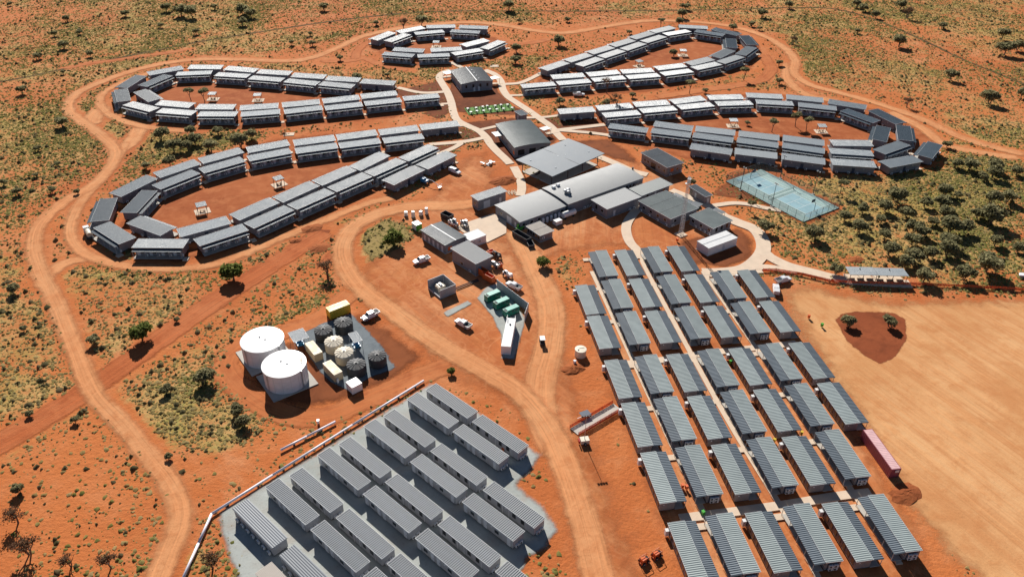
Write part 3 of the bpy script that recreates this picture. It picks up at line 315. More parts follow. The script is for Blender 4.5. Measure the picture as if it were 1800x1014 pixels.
MT['bleaf'] = leafmat('brown_twig', (.13, .075, .05), (.20, .12, .075), (.27, .18, .10))
MT['tuss'] = leafmat('tussock', (.38, .33, .115), (.52, .40, .165), (.63, .50, .24))
MT['tussg'] = leafmat('green_tussock', (.23, .245, .068), (.35, .33, .105), (.49, .43, .165))
MT['shrub'] = leafmat('dark_shrub', (.13, .125, .058), (.20, .175, .09), (.30, .24, .13))
MT['bark'] = M('grey_bark', (.16, .11, .08), .9, .2)
# ------------------------------------------------------------------ terrain helpers
def inside(px, py, poly):
    r = np.zeros(px.shape, bool); n = len(poly); j = n - 1
    for i in range(n):
        xi, yi = poly[i]; xj, yj = poly[j]
        c = ((yi > py) != (yj > py)) & (px < (xj - xi) * (py - yi) / ((yj - yi) or 1e-9) + xi); r ^= c; j = i
    return r
def dseg(px, py, pts, closed=False):
    d = np.full(px.shape, 1e9); n = len(pts)
    for i in range(n if closed else n - 1):
        ax, ay = pts[i]; bx, by = pts[(i + 1) % n]; ux, uy = bx - ax, by - ay; L = ux * ux + uy * uy or 1e-9
        t = np.clip(((px - ax) * ux + (py - ay) * uy) / L, 0, 1)
        d = np.minimum(d, np.hypot(px - ax - t * ux, py - ay - t * uy))
    return d
def vnoise(x, y, scale, seed, octs=3):
    r = np.zeros(x.shape); a = 1.0; tot = 0
    for o in range(octs):
        g = np.random.default_rng(seed + o).random((97, 97)); fx, fy = x / scale, y / scale
        ix, iy = np.floor(fx).astype(int), np.floor(fy).astype(int); tx, ty = fx - ix, fy - iy
        tx, ty = tx * tx * (3 - 2 * tx), ty * ty * (3 - 2 * ty)
        def q(i, j): return g[i % 97, j % 97]
        r += a * ((q(ix, iy) * (1 - tx) + q(ix + 1, iy) * tx) * (1 - ty) + (q(ix, iy + 1) * (1 - tx) + q(ix + 1, iy + 1) * tx) * ty)
        tot += a; a *= .5; scale *= .5
    return r / tot
def smooth(pts, step=3.0):
    P = [np.array(p, float) for p in pts]; P = [2 * P[0] - P[1]] + P + [2 * P[-1] - P[-2]]; out = []
    for i in range(1, len(P) - 2):
        a, b, c, d = P[i - 1:i + 3]; n = max(2, int(np.hypot(*(c - b)) / step))
        for k in range(n):
            t = k / n
            out.append(.5 * ((2 * b) + (c - a) * t + (2 * a - 5 * b + 4 * c - d) * t * t + (3 * b - a - 3 * c + d) * t ** 3))
    out.append(P[-2]); return out
ROADS = {k: (v[0], smooth(v[1])) for k, v in ROAD.items()}
PATHS = {k: (v[0], smooth(v[1], 1.5)) for k, v in PATH.items()}
def coarse(p, k): return [tuple(q) for q in p[::k]] + [tuple(p[-1])]
_c = BLD['court']; COURTP = [(_c[0] + a * math.cos(_c[2]) - b * math.sin(_c[2]), _c[1] + a * math.sin(_c[2]) + b * math.cos(_c[2])) for a, b in ((-_c[3] / 2 - 1.5, -_c[4] / 2 - 1.5), (_c[3] / 2 + 1.5, -_c[4] / 2 - 1.5), (_c[3] / 2 + 1.5, _c[4] / 2 + 1.5), (-_c[3] / 2 - 1.5, _c[4] / 2 + 1.5))]
def vegd(x, y):
    n = vnoise(x, y, 38, 11); n2 = vnoise(x, y, 9, 31)
    d = .30 + .55 * np.clip((n - .35) * 2.6, 0, 1)
    for k, p in LUSH.items(): 
        e = np.clip(dseg(x, y, p, True) / 12, 0, 1); d = np.where(inside(x, y, p), np.maximum(d, (.34 if k in 'def' else .6) + (.42 if k in 'def' else .55) * e), d)
    d = d * np.clip(.45 + 1.1 * n2, 0, 1.15)
    # the red ground round the loops and left of the ring road is sparser
    d = np.where((x > -150) & (x < 180) & (y > 150) & (y < 430), d * .8, d)
    for k in CLEAR:
        p = PATCH[k]; s = dseg(x, y, p, True); ins = inside(x, y, p)
        d = d * np.where(ins, np.clip((1.5 - s) / 3, 0, 1), np.clip(.35 + s / 6, 0, 1))
    d = np.where(inside(x, y, COURTP) | inside(x, y, PATCH['island']), 0, d)
    for k_, f_ in (('bare1', .06), ('sparse1', .40), ('sparse2', .35)):
        p = PATCH[k_]; s = dseg(x, y, p, True); d = np.where(inside(x, y, p), d * (f_ + (1 - f_) * np.clip(1 - s / 5, 0, 1)), d)
    gp = inside(x, y, PATCH['grasspatch']) ; d = np.where(gp, 1.0, d)
    for k, (w_, p) in ROADS.items():
        if k == 'farline': continue
        s = dseg(x, y, coarse(p, 4)); d = d * np.clip((s - w_ * .45) / 2.0, 0, 1)
    for k, (w_, p) in PATHS.items():
        s = dseg(x, y, coarse(p, 4)); d = d * np.clip((s - w_ * .5) / 1.0, 0, 1)
    return d
def attr(me, name, data, typ='FLOAT'):
    a = me.attributes.new(name, typ, 'POINT'); a.data.foreach_set('vector' if typ == 'FLOAT_VECTOR' else 'value', np.ascontiguousarray(data, np.float32).ravel())
def npmesh(name, v, loops, sizes, mat):
    me = bpy.data.meshes.new(name); n = len(v)
    me.vertices.add(n); me.vertices.foreach_set('co', np.ascontiguousarray(v, np.float32).ravel())
    me.loops.add(len(loops)); me.loops.foreach_set('vertex_index', np.ascontiguousarray(loops, np.int32))
    st = np.concatenate([[0], np.cumsum(sizes)[:-1]]).astype(np.int32)
    me.polygons.add(len(sizes)); me.polygons.foreach_set('loop_start', st); me.polygons.foreach_set('loop_total', np.ascontiguousarray(sizes, np.int32))
    me.materials.append(mat); me.update(calc_edges=True); me.validate(); return me
# ------------------------------------------------------------------ ground sheet
fx = np.arange(-380, 381, 2.0); fy = np.arange(60, 561, 2.0)
xs = np.concatenate([[-9000, -4000, -1800, -900, -560, -440], fx, [440, 560, 900, 1800, 4000, 9000]])
ys = np.concatenate([[-3000, -900, -300, -60, 10, 40], fy, [600, 700, 900, 1500, 3500, 9000]])
X, Y = np.meshgrid(xs, ys); nx, ny = len(xs), len(ys)
VEG = vegd(X.ravel(), Y.ravel())
gv = np.stack([X.ravel(), Y.ravel(), np.zeros(X.size)], 1)
ii, jj = np.meshgrid(np.arange(nx - 1), np.arange(ny - 1)); b0 = (jj * nx + ii).ravel()
me = npmesh('ground', gv, np.stack([b0, b0 + 1, b0 + 1 + nx, b0 + nx], 1).ravel(), np.full(len(b0), 4), MT['earth'])
attr(me, 'veg', VEG)
tag(ob('ground', me), 'red desert earth under the whole camp', kind='structure')
def vegat(x, y):
    gx = np.clip(((x + 380) / 2).astype(int), 0, len(fx) - 1) + 6; gy = np.clip(((y - 60) / 2).astype(int), 0, len(fy) - 1) + 6
    return VEG[gy * nx + gx]
# soft-edged sheets of other soil
LAYER = [0.004]
def patch(name, poly, mat, label, step=1.5, fade=4.0, ang=None):
    P = np.array(poly); x0, y0 = P.min(0) - step; x1, y1 = P.max(0) + step
    gx = np.arange(x0, x1 + step, step); gy = np.arange(y0, y1 + step, step); A, B = np.meshgrid(gx, gy)
    ins = inside(A.ravel(), B.ravel(), poly); d = np.where(ins, dseg(A.ravel(), B.ravel(), poly, True), 0).reshape(A.shape)
    n = len(gx); i, j = np.meshgrid(np.arange(n - 1), np.arange(len(gy) - 1)); b = (j * n + i).ravel(); D_ = d.ravel()
    q = np.stack([b, b + 1, b + 1 + n, b + n], 1); q = q[(D_[q] > 0).any(1)]
    used, inv = np.unique(q.ravel(), return_inverse=True)
    LAYER[0] += .004
    v = np.stack([A.ravel()[used], B.ravel()[used], np.full(len(used), LAYER[0])], 1)
    m_ = npmesh(name, v, inv, np.full(len(q), 4), mat); attr(m_, 'edge', np.clip(D_[used] / fade, 0, 1))
    if ang is not None:
        c, s = math.cos(ang), math.sin(ang); attr(m_, 'st', np.stack([v[:, 0] * s - v[:, 1] * c, v[:, 0] * c + v[:, 1] * s, v[:, 2]], 1), 'FLOAT_VECTOR')
    return tag(ob(name, m_), label, kind='structure')
for k, lab in (('p1court', 'lower left loop'), ('p2court', 'upper left loop'), ('p3court', 'top round loop'), ('p4court', 'upper right loop'), ('p5court', 'right-hand loop')):
    patch('loop_courtyard_ground', PATCH[k], MT['court_dirt'], 'bare red earth inside the ' + lab, fade=6)
patch('service_yard_ground', PATCH['yard'], MT['yard'], 'orange dirt of the service yard in the middle', fade=10, ang=math.radians(-50))
patch('centre_yard_ground', PATCH['centre'], MT['yard'], 'orange dirt between the kitchen and the offices', fade=6, ang=math.radians(-95))
patch('cabin_grid_ground', PATCH['blockyard'], MT['yard'], 'orange dirt under the right-hand cabin grid', fade=8, ang=math.radians(-81))
patch('parking_area', PATCH['parking'], MT['sand'], 'pale graded sand of the parking area', fade=9, ang=math.radians(-62))
patch('tree_island', PATCH['island'], MT['island'], 'dark red earth island in the sand parking area', fade=1.5, step=.8)
patch('dug_pit', PATCH['pit'], MT['island'], 'dug red pit at the end of the trench', fade=1.5, step=.8)
patch('stained_dirt', PATCH['stain'], MT['stain'], 'dark stained dirt beside the worn lane', fade=5)
patch('hall_bed', PATCH['dark_hall'], MT['dark'], 'damp brown soil round the gabled hall', fade=3)
patch('gym_bed', PATCH['dark_gym'], MT['dark'], 'brown soil round the curved-roof gym', fade=3)
for k in ('bed1', 'bed2', 'bed3', 'bed4', 'bed5'): patch('garden_bed', PATCH[k], MT['dark'], {'bed1': 'dark soil bed in the right-hand path fork', 'bed2': 'dark soil bed below the nearest right-hand cabin', 'bed3': 'dark soil bed in the lower left path fork', 'bed4': 'dark soil bed left of the west path', 'bed5': 'dark soil bed left of the gabled hall path'}[k], fade=2, step=1)
patch('link_bed', PATCH['dark_mid'], MT['brown'], 'brown soil right of the big flat canopy', fade=5)
patch('tank_yard_ground', PATCH['dark_tank'], MT['brown'], 'brown soil of the water tank yard', fade=6)
patch('store_bed', PATCH['dark_white'], MT['brown'], 'brown soil round the white double store', fade=5)
patch('court_bed', PATCH['dark_court'], MT['brown'], 'brown soil round the sports court', fade=4)
patch('dry_grass_ground', PATCH['grasspatch'], MT['dry_grass'], 'dry grass patch inside the service road bend', fade=3, step=1)
# ------------------------------------------------------------------ dirt roads
RZ = [.075]
def road(name, w_, pts, mat, label):
    P = np.array(pts); t = np.gradient(P, axis=0); t /= np.hypot(t[:, 0], t[:, 1])[:, None]; nn = np.stack([-t[:, 1], t[:, 0]], 1)
    L = np.concatenate([[0], np.cumsum(np.hypot(*np.diff(P, axis=0).T))]); K = 11; hw = w_ / 2 + .7
    wob = vnoise(P[:, 0], P[:, 1], 14, 5) * 1.6 - .8
    u = np.linspace(-1, 1, K); RZ[0] += .004
    off = u[None] * (hw + wob[:, None] * np.abs(u)[None])
    v = P[:, None, :] + nn[:, None, :] * off[..., None]
    z = np.full(off.shape, RZ[0]); v3 = np.concatenate([v, z[..., None]], 2).reshape(-1, 3)
    n = len(P); i, j = np.meshgrid(np.arange(K - 1), np.arange(n - 1)); b = (j * K + i).ravel()
    m_ = npmesh(name, v3, np.stack([b + K, b + K + 1, b + 1, b], 1).ravel(), np.full(len(b), 4), mat)
    e = np.clip((1 - np.abs(u)) * hw / 2.6, 0, 1)[None] * np.ones((n, 1))
    endf = np.clip(np.minimum(L, L[-1] - L) / 3, 0, 1)[:, None]
    attr(m_, 'edge', e * endf); attr(m_, 'st', np.stack([off, np.repeat(L[:, None], K, 1), z], 2).reshape(-1, 3), 'FLOAT_VECTOR')
    return tag(ob(name, m_), label, kind='structure')
RL = dict(outer='long curving dirt ring road round the loops', ring1='dirt track hugging the lower left loop', ring1b='short dirt link at the far left bend', ring2='dirt track hugging the upper left loop', ring2b='short dirt link left of the upper left loop', ring2c='dirt link between the two left loops', ring3='dirt track in front of the top round loop', ring3b='dirt track left of the top round loop', ring4='dirt track between the two top loops', ring4b='dirt track in front of the upper right loop', ring4c='dirt link right of the upper right loop', ring5='dirt track at the tip of the right-hand loop', service='wide dirt service road sweeping to the bottom of the picture', service2='wide worn dirt lane beside the generators', tankroad='dirt track round the water tank yard', trench='diagonal strip of freshly filled red trench', trench2='short red ditch beside the service road', farline='dark scrubby fence line across the far background', fartrack='faint dirt track at the far left')
for k in ('farline', 'fartrack', 'trench', 'trench2', 'tankroad', 'ring1b', 'ring2b', 'ring2c', 'ring3', 'ring3b', 'ring4', 'ring4b', 'ring4c', 'ring5', 'ring2', 'ring1', 'service2', 'service', 'outer'):
    w_, p = ROADS[k]
    road('dirt_road' if k not in ('farline', 'trench', 'trench2') else {'farline': 'fence_line_scrub', 'trench': 'trench_strip', 'trench2': 'trench_strip'}[k], w_, p,
         MT['berm'] if k == 'farline' else MT['trench'] if 'trench' in k else MT['track'] if k in ('tankroad', 'ring3', 'ring4', 'ring3b', 'ring4b', 'fartrack') else MT['road'], RL[k])
LAYER[0] = .16
patch('cabin_pad_gravel', PATCH['gravel_left'], MT['gravel'], 'blue grey gravel pad under the front left cabin grid', fade=2.2, step=.8)
patch('tank_pad_gravel', PATCH['gravel_tank'], MT['gravel_dark'], 'dark gravel pad under the plastic tanks', fade=1.5, step=.8)
patch('generator_pad_gravel', PATCH['gravel_gen'], MT['gravel'], 'grey gravel pad under the green generators', fade=1.2, step=.6)
patch('gravel_strip', PATCH['gravel_trafo'], MT['gravel'], 'short grey gravel strip below the transformer enclosure', fade=1.0, step=.5)
patch('clinic_pad_gravel', PATCH['gravel_court'], MT['gravel_dark'], 'dark gravel beside the slate-roofed clinic', fade=1.2, step=.6)
# ------------------------------------------------------------------ concrete paths
PZ = [.06]
def slabpath(name, w_, pts, mat, label):
    P = np.array(pts); t = np.gradient(P, axis=0); t /= np.hypot(t[:, 0], t[:, 1])[:, None]; nn = np.stack([-t[:, 1], t[:, 0]], 1)
    PZ[0] += .003; zt = .16 + PZ[0]; mb = MB(); n = len(P); a = P - nn * w_ / 2; b = P + nn * w_ / 2
    vs = [(q[0], q[1], 0) for q in a] + [(q[0], q[1], zt) for q in a] + [(q[0], q[1], zt) for q in b] + [(q[0], q[1], 0) for q in b]
    fs = []
    for i in range(n - 1):
        for r in range(3): fs.append((r * n + i, r * n + i + 1, (r + 1) * n + i + 1, (r + 1) * n + i))
    fs += [(0, n, 2 * n, 3 * n), (n - 1, 4 * n - 1, 3 * n - 1, 2 * n - 1)]
    mb.add(vs, fs); return tag(ob(name, mb.mesh(name, mat)), label, kind='structure')
PL = dict(west='curving concrete path left of the gym', west2='concrete path left of the big canopy', east='curving concrete path right of the gym', east2='concrete path behind the long dining hall', l4a='concrete path to the upper right loop', l4b='short concrete path to the nearest upper right cabin', l2a='concrete path to the upper left loop', l2b='short concrete path to the nearest upper left cabin', l1a='concrete path to the lower left loop', l1b='concrete branch to the lower left loop', l1c='short concrete path at a cabin end', l5a='concrete path to the right-hand loop far arm', l5b='concrete path to the right-hand loop near arm', l5c='concrete path behind the kiosk', g1='concrete link left of the gym', g2='concrete link right of the gym', h1='concrete link left of the gabled hall', h2='concrete link right of the gabled hall', nth='concrete path from the top round loop', court='curving concrete path to the sports court', south='wide curving concrete path round the white store', shelter='concrete path to the bus shelters', shelter2='concrete walk along the parking edge', pathw='concrete path between the offices and the cabin grid', mid='concrete walk behind the offices', blk1='narrow left walkway of the cabin grid', blk2='narrow middle walkway of the cabin grid', blk3='narrow right walkway of the cabin grid', cross1='cross walk after the third cabin row', cross2='cross walk after the sixth cabin row', cross0='cross walk at the back of the cabin grid')
for k, (w_, p) in PATHS.items(): slabpath('footpath', w_, p, MT['concrete'], PL[k])
def flat(name, poly, z, mat, label, cat=None, h=.1):
    mb = MB(); n = len(poly)
    mb.add([(x, y, z - h) for x, y in poly] + [(x, y, z) for x, y in poly], [tuple(range(n, 2 * n))] + [(i, (i + 1) % n, n + (i + 1) % n, n + i) for i in range(n)])
    me_ = mb.mesh(name, mat)
    return tag(ob(name, me_), label, cat, kind='structure')
ap = PATCH['apron']; A_ = np.array(ap); 
if sum(A_[i - 1][0] * A_[i][1] - A_[i][0] * A_[i - 1][1] for i in range(len(A_))) < 0: ap = ap[::-1]
flat('concrete_apron', ap, .27, MT['concrete'], 'pale concrete apron behind the workshops', h=.27)

# ------------------------------------------------------------------ ground cover
def tufts(name, n, pick, rmin, rmax, hk, mat, label, sides=5, seed=3):
    r_ = np.random.default_rng(seed); M_ = n * 6
    y = 85 + (560 - 85) * r_.random(M_) ** .8; half = (y * .64 + 34); x = (r_.random(M_) * 2 - 1) * half
    x += (vnoise(x, y, 3, 77) - .5) * 2; p = pick(x, y); keep = r_.random(M_) < p; x, y = x[keep][:n], y[keep][:n]; k = len(x)
    R_ = rmin + (rmax - rmin) * r_.random(k) ** 2.2; a0 = r_.random(k) * 6.283
    ang = a0[:, None] + np.arange(sides)[None] * 2 * np.pi / sides + (r_.random((k, sides)) - .5) * .7
    rad = R_[:, None] * (.6 + .8 * r_.random((k, sides)))
    base = np.stack([x[:, None] + rad * np.cos(ang), y[:, None] + rad * np.sin(ang), R_[:, None] * hk * (r_.random((k, sides)) * .35)], 2)
    top = np.stack([x + (r_.random(k) - .5) * R_ * .7, y + (r_.random(k) - .5) * R_ * .7, R_ * hk * (.7 + .6 * r_.random(k))], 1)[:, None]
    v = np.concatenate([base, top], 1); m = sides + 1
    b = (np.arange(k) * m)[:, None]; s = np.arange(sides)
    f = np.stack([b + s, b + (s + 1) % sides, b + np.full(sides, sides)], 2)
    me_ = npmesh(name, v.reshape(-1, 3), f.reshape(-1), np.full(k * sides, 3), mat)
    attr(me_, 'tint', np.repeat(np.clip(r_.normal(.5, .25, k), 0, 1)[:, None], m, 1))
    return tag(ob(name, me_), label, kind='stuff')
def p_straw(x, y): return np.clip(vegat(x, y) * (.35 + .9 * vnoise(x, y, 60, 201)), 0, 1)
def p_green(x, y): return np.clip(vegat(x, y) * np.clip((vnoise(x, y, 30, 301) - .42) * 3.5, 0, 1), 0, 1)
def p_dark(x, y): return np.clip(vegat(x, y) * .5 + .03 * (vegat(x, y) > .03), 0, 1)
tufts('spinifex_tussocks', 150000, p_straw, .14, .60, .75, MT['tuss'], 'straw-coloured spinifex tussocks over the red plain', seed=3)
tufts('green_ground_cover', 90000, p_green, .14, .66, .8, MT['tussg'], 'low green ground cover over the red plain', seed=4)
tufts('dark_scrub', 12000, p_dark, .2, .85, 1.2, MT['shrub'], 'small dark bushes dotted over the red plain', sides=6, seed=5)
# ------------------------------------------------------------------ trees
def crown(seed, nl, flat_, gap, leaf, lobes=9):
    r_ = np.random.default_rng(seed); C = []
    for i in range(lobes):
        a = r_.random() * 6.283; q = r_.random() ** .6 * .62; C.append((q * math.cos(a), q * math.sin(a), (r_.random() - .35) * .5 * (1 - q), .34 + .2 * r_.random()))
    C = np.array(C); k = r_.integers(0, lobes, nl); d = r_.normal(size=(nl, 3)); d /= np.linalg.norm(d, axis=1)[:, None]
    d[:, 2] = np.where(d[:, 2] < -.35, -d[:, 2] * .6, d[:, 2])
    rr = C[k, 3] * (r_.random(nl) ** gap)
    c = C[k, :3] + d * rr[:, None]; c[:, 2] *= flat_
    a = r_.normal(size=(nl, 3)); a /= np.linalg.norm(a, axis=1)[:, None]; b = np.cross(a, r_.normal(size=(nl, 3))); b /= np.linalg.norm(b, axis=1)[:, None]
    s = leaf * (.6 + .8 * r_.random(nl))[:, None]
    v = np.stack([c - a * s, c + b * s * .8, c + a * s, c - b * s * .8], 1)
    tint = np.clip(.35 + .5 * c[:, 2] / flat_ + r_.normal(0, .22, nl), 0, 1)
    return v.reshape(-1, 3), np.repeat(tint, 4), nl
def crownmesh(name, mat, *a, **k):
    v, t, n = crown(*a, **k); m_ = npmesh(name, v, np.arange(4 * n), np.full(n, 4), mat); attr(m_, 'tint', t); return m_
def trunkmesh(seed, hc, spread):
    r_ = random.Random(seed); mb = MB(); st = r_.choice((1, 2, 3)) if hc < 1.5 else 1
    for s in range(st):
        a = r_.random() * 6.28; b = Vector((.06 * math.cos(a) * (st > 1), .06 * math.sin(a) * (st > 1), 0))
        fork = b + Vector((.1 * math.cos(a), .1 * math.sin(a), hc * .5)); mb.tube(b, fork, .075 if st == 1 else .055, .05, 7)
        for i in range(4 if st == 1 else 3):
            a2 = a + i * 1.7 + r_.random(); e = fork + Vector((spread * math.cos(a2), spread * math.sin(a2), hc * (.45 + .2 * r_.random())))
            mid = (fork + e) / 2 + Vector((0, 0, -.05)); mb.tube(fork, mid, .045, .03, 6); mb.tube(mid, e, .03, .012, 5)
    return mb.mesh('trunk', MT['bark'])
KIND = {}
for kd, mat, nl, fl, gp, lf, hc in (('m', 'mulga', 1700, 1.0, .40, .115, .82), ('g', 'gleaf', 2000, 1.05, .38, .11, .68), ('b', 'bleaf', 900, 1.0, .75, .055, 1.05), ('s', 'bleaf', 330, 1.0, .7, .07, 2.0), ('t', 'mulga', 1200, .8, .42, .11, 2.0)):
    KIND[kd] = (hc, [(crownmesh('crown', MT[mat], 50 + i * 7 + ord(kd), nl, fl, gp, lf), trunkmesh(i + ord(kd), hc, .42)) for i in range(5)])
def zone(px, py):
    if py > 530 and px > 1400: return 'on the red island in the parking sand'
    if 1330 < px < 1530 and py > 310: return 'just below the sports court'
    if px >= 1530 and 440 < py <= 530: return 'in the bush behind the bus shelters'
    if px >= 1530 and 395 < py <= 440: return 'in the front middle right-hand bush'
    if px >= 1530 and 355 < py <= 395: return 'in the back middle right-hand bush'
    if px >= 1530 and 320 < py <= 355: return 'near the right-hand bush rear edge'
    if px >= 1480 and 240 < py <= 330: return 'in the bush just below the right-hand loop'
    if 1300 < px < 1440 and 195 < py < 240: return 'inside the right-hand loop'
    if 300 < px < 370 and 150 < py < 175: return 'inside the upper left loop'
    if 240 < px < 460 and 215 < py < 300: return 'in the scrub between the two left loops'
    if 960 < px < 1260 and 130 < py < 190: return 'between the two right-hand loops'
    if 1170 < px < 1240 and 280 < py < 370: return 'near the slate-roofed clinic'
    if py < 18: return 'along the far top edge'
    if py < 48: return 'in the far scrub behind the top loops' if px > 450 else 'in the far scrub at upper left'
    if px > 1400: return 'on the plain at upper right'
    if px > 850: return 'beside the top loops' if py < 120 else 'near the upper right loop'
    if px > 480 and py < 140: return 'above the upper left loop'
    if py < 220: return 'on the plain beyond the upper left loop'
    if px < 140 and py < 350: return 'on the plain left of the ring road'
    if px < 440 and py < 620: return 'by the road below the lower left loop'
    if px < 200: return 'at the bottom left corner'
    if px < 440: return 'on the green flat left of the water tanks'
    return 'in the service yard'
zs = {}
for t in TREES: zs.setdefault((zone(t[4], t[5]), t[3]), []).append(t)
DESC = dict(m=('dark olive mulga', 'tree'), g=('dense green', 'tree'), b=('bare brownish', 'tree'), s=('sparse grey-brown', 'tree'), t=('slim-trunked dark', 'tree'))
rt = random.Random(4)
for (zn, kd), L in zs.items():
    L.sort(key=lambda q: q[4])
    for i, (x, y, R_, k, px, py) in enumerate(L):
        hc, vs = KIND[k]; cm, tm = vs[rt.randrange(5)]
        lab = '%s tree %s' % (DESC[k][0], zn) + (', %s from left' % ORD[i] if len(L) > 1 else '')
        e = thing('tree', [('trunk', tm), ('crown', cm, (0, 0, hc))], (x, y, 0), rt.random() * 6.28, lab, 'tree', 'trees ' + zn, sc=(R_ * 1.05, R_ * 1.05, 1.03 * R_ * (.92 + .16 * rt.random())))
# ------------------------------------------------------------------ shared building pieces
def ribroof(L, W, zb, zf, mat, pitch=.22, rise=.045, th=.10, curve=0.0, gable=0.0, ny_=1, name='roof'):
    """ribbed sheet: ribs run across (local y); zb = height at +y, zf = height at -y; curve/gable = rise in the middle"""
    n = max(4, int(round(L / pitch))); p = L / n; xs_ = []
    for i in range(n * 8): xs_.append((-L / 2 + i * p / 8, rise * .5 * (1 - math.cos(2 * math.pi * i / 8))))
    xs_.append((L / 2, 0))
    if curve: ny_ = 12
    elif gable: ny_ = 2
    K = len(xs_); vs = []; fs = []
    for j in range(ny_ + 1):
        t = j / ny_; y = -W / 2 + W * t; z = zf + (zb - zf) * t + curve * (1 - (2 * t - 1) ** 2) + gable * (1 - abs(2 * t - 1))
        vs += [(x, y, z + h) for x, h in xs_]
    for j in range(ny_):
        fs += [(j * K + i, j * K + i + 1, (j + 1) * K + i + 1, (j + 1) * K + i) for i in range(K - 1)]
    top_n = len(vs); vs = vs + list(vs); o = len(vs)
    for j in range(ny_ + 1):
        t = j / ny_; y = -W / 2 + W * t; z = zf + (zb - zf) * t + curve * (1 - (2 * t - 1) ** 2) + gable * (1 - abs(2 * t - 1)) - th
        vs += [(-L / 2, y, z), (L / 2, y, z)]
    for j in range(ny_):
        a = o + 2 * j; J0, J1 = top_n + j * K, top_n + (j + 1) * K; fs += [(a, a + 2, a + 3, a + 1), (J0, J1, a + 2, a), (J0 + K - 1, a + 1, a + 3, J1 + K - 1)]
    fs += [tuple([o] + [o + 1] + [top_n + K - 1 - i for i in range(K)]), tuple([o + 2 * ny_ + 1, o + 2 * ny_] + [top_n + ny_ * K + i for i in range(K)])]
    mb = MB(); mb.add(vs, fs); m_ = mb.mesh(name, mat)
    m_.polygons.foreach_set('use_smooth', [i < ny_ * (K - 1) for i in range(len(fs))]); return m_
def fascia(L, W, zb, zf, mat, t=.07, h=.16):
    mb = MB()
    for y, z in ((W / 2 + t / 2, zb), (-W / 2 - t / 2, zf)): mb.box(0, y, z - h / 2 + .055, L + 2 * t, t, h)
    for s in (-1, 1):
        x0, x1 = s * L / 2, s * (L / 2 + t); a, b = min(x0, x1), max(x0, x1)
        mb.add([(a, -W / 2, zf - h + .055), (b, -W / 2, zf - h + .055), (b, W / 2, zb - h + .055), (a, W / 2, zb - h + .055), (a, -W / 2, zf + .055), (b, -W / 2, zf + .055), (b, W / 2, zb + .055), (a, W / 2, zb + .055)],
               [(3, 2, 1, 0), (4, 5, 6, 7), (0, 1, 5, 4), (1, 2, 6, 5), (2, 3, 7, 6), (3, 0, 4, 7)])
    return mb.mesh('fascia', mat)
def boxm(name, mat, sx, sy, sz, z0=0.0):
    mb = MB(); mb.box(0, 0, z0 + sz / 2, sx, sy, sz); return mb.mesh(name, mat)
def wallbox(L, W, z0, z1, mat, groove=1.2):
    """cladding panels: shallow standing joints all round"""
    mb = MB(); mb.box(0, 0, (z0 + z1) / 2, L - .04, W - .04, z1 - z0)
    n = max(1, int(L / groove)); p = L / n
    for s in (-1, 1):
        for i in range(n): mb.box(-L / 2 + (i + .5) * p, s * (W / 2 - .01), (z0 + z1) / 2, p - .05, .04, z1 - z0 - .06)
    n = max(1, int(W / groove)); p = W / n
    for s in (-1, 1):
        for i in range(n): mb.box(s * (L / 2 - .01), -W / 2 + (i + .5) * p, (z0 + z1) / 2, .04, p - .05, z1 - z0 - .06)
    return mb.mesh('wall', mat)
def stumps(L, W, z1):
    mb = MB(); mb.box(0, 0, z1 - .1, L - .1, W - .1, .2)
    for i in range(6):
        for s in (-1, 1): mb.box(-L / 2 + .4 + i * (L - .8) / 5, s * (W / 2 - .3), (z1 - .2) / 2, .25, .25, z1 - .2)
    return mb.mesh('floor_frame', MT['base'])
def acmesh():
    mb = MB(); mb.box(0, 0, .40, .85, .36, .66); mb.box(-.3, 0, .035, .08, .36, .07); mb.box(.3, 0, .035, .08, .36, .07)
    mb.tube((-.12, -.18, .40), (-.12, -.20, .40), .26, .26, 12, 1); return mb.mesh('air_conditioner', MT['white'], MT['base'])
AC = acmesh()
DOOR = boxm('door', MT['door'], .92, .08, 2.05)
WINF = boxm('window', MT['trim'], 1.3, .07, 1.05); WINP = boxm('pane', MT['glass'], 1.16, .05, .92)
WINB = boxm('window', MT['base'], .9, .07, 1.5); WINBP = boxm('pane', MT['glass'], .78, .05, 1.36)
HAND = boxm('handle', MT['base'], .05, .06, .16)
POST = boxm('post', MT['post'], .10, .10, 2.75)
POST2 = boxm('post', MT['post'], .09, .09, 2.3)
LAND = boxm('landing', MT['concrete'], 1.6, 1.9, .30); LANDS = boxm('landing', MT['concrete'], 1.2, 1.5, .26)
BIGAC = boxm('water_heater', MT['white'], .8, .7, 1.5)
PIPE = boxm('downpipe', MT['trim'], .09, .09, 2.3)
LIGHT = boxm('wall_light', MT['lamp'], .28, .12, .24)
def win(x, y, z, rz=0.0, big=True): return ('window', WINF if big else WINB, (x, y, z), rz, [('pane', WINP if big else WINBP, (0, -.03, .065))])
def door(x, y, z, rz=0.0): return ('door', DOOR, (x, y, z), rz, [('handle', HAND, (.36, -.06, .95))])
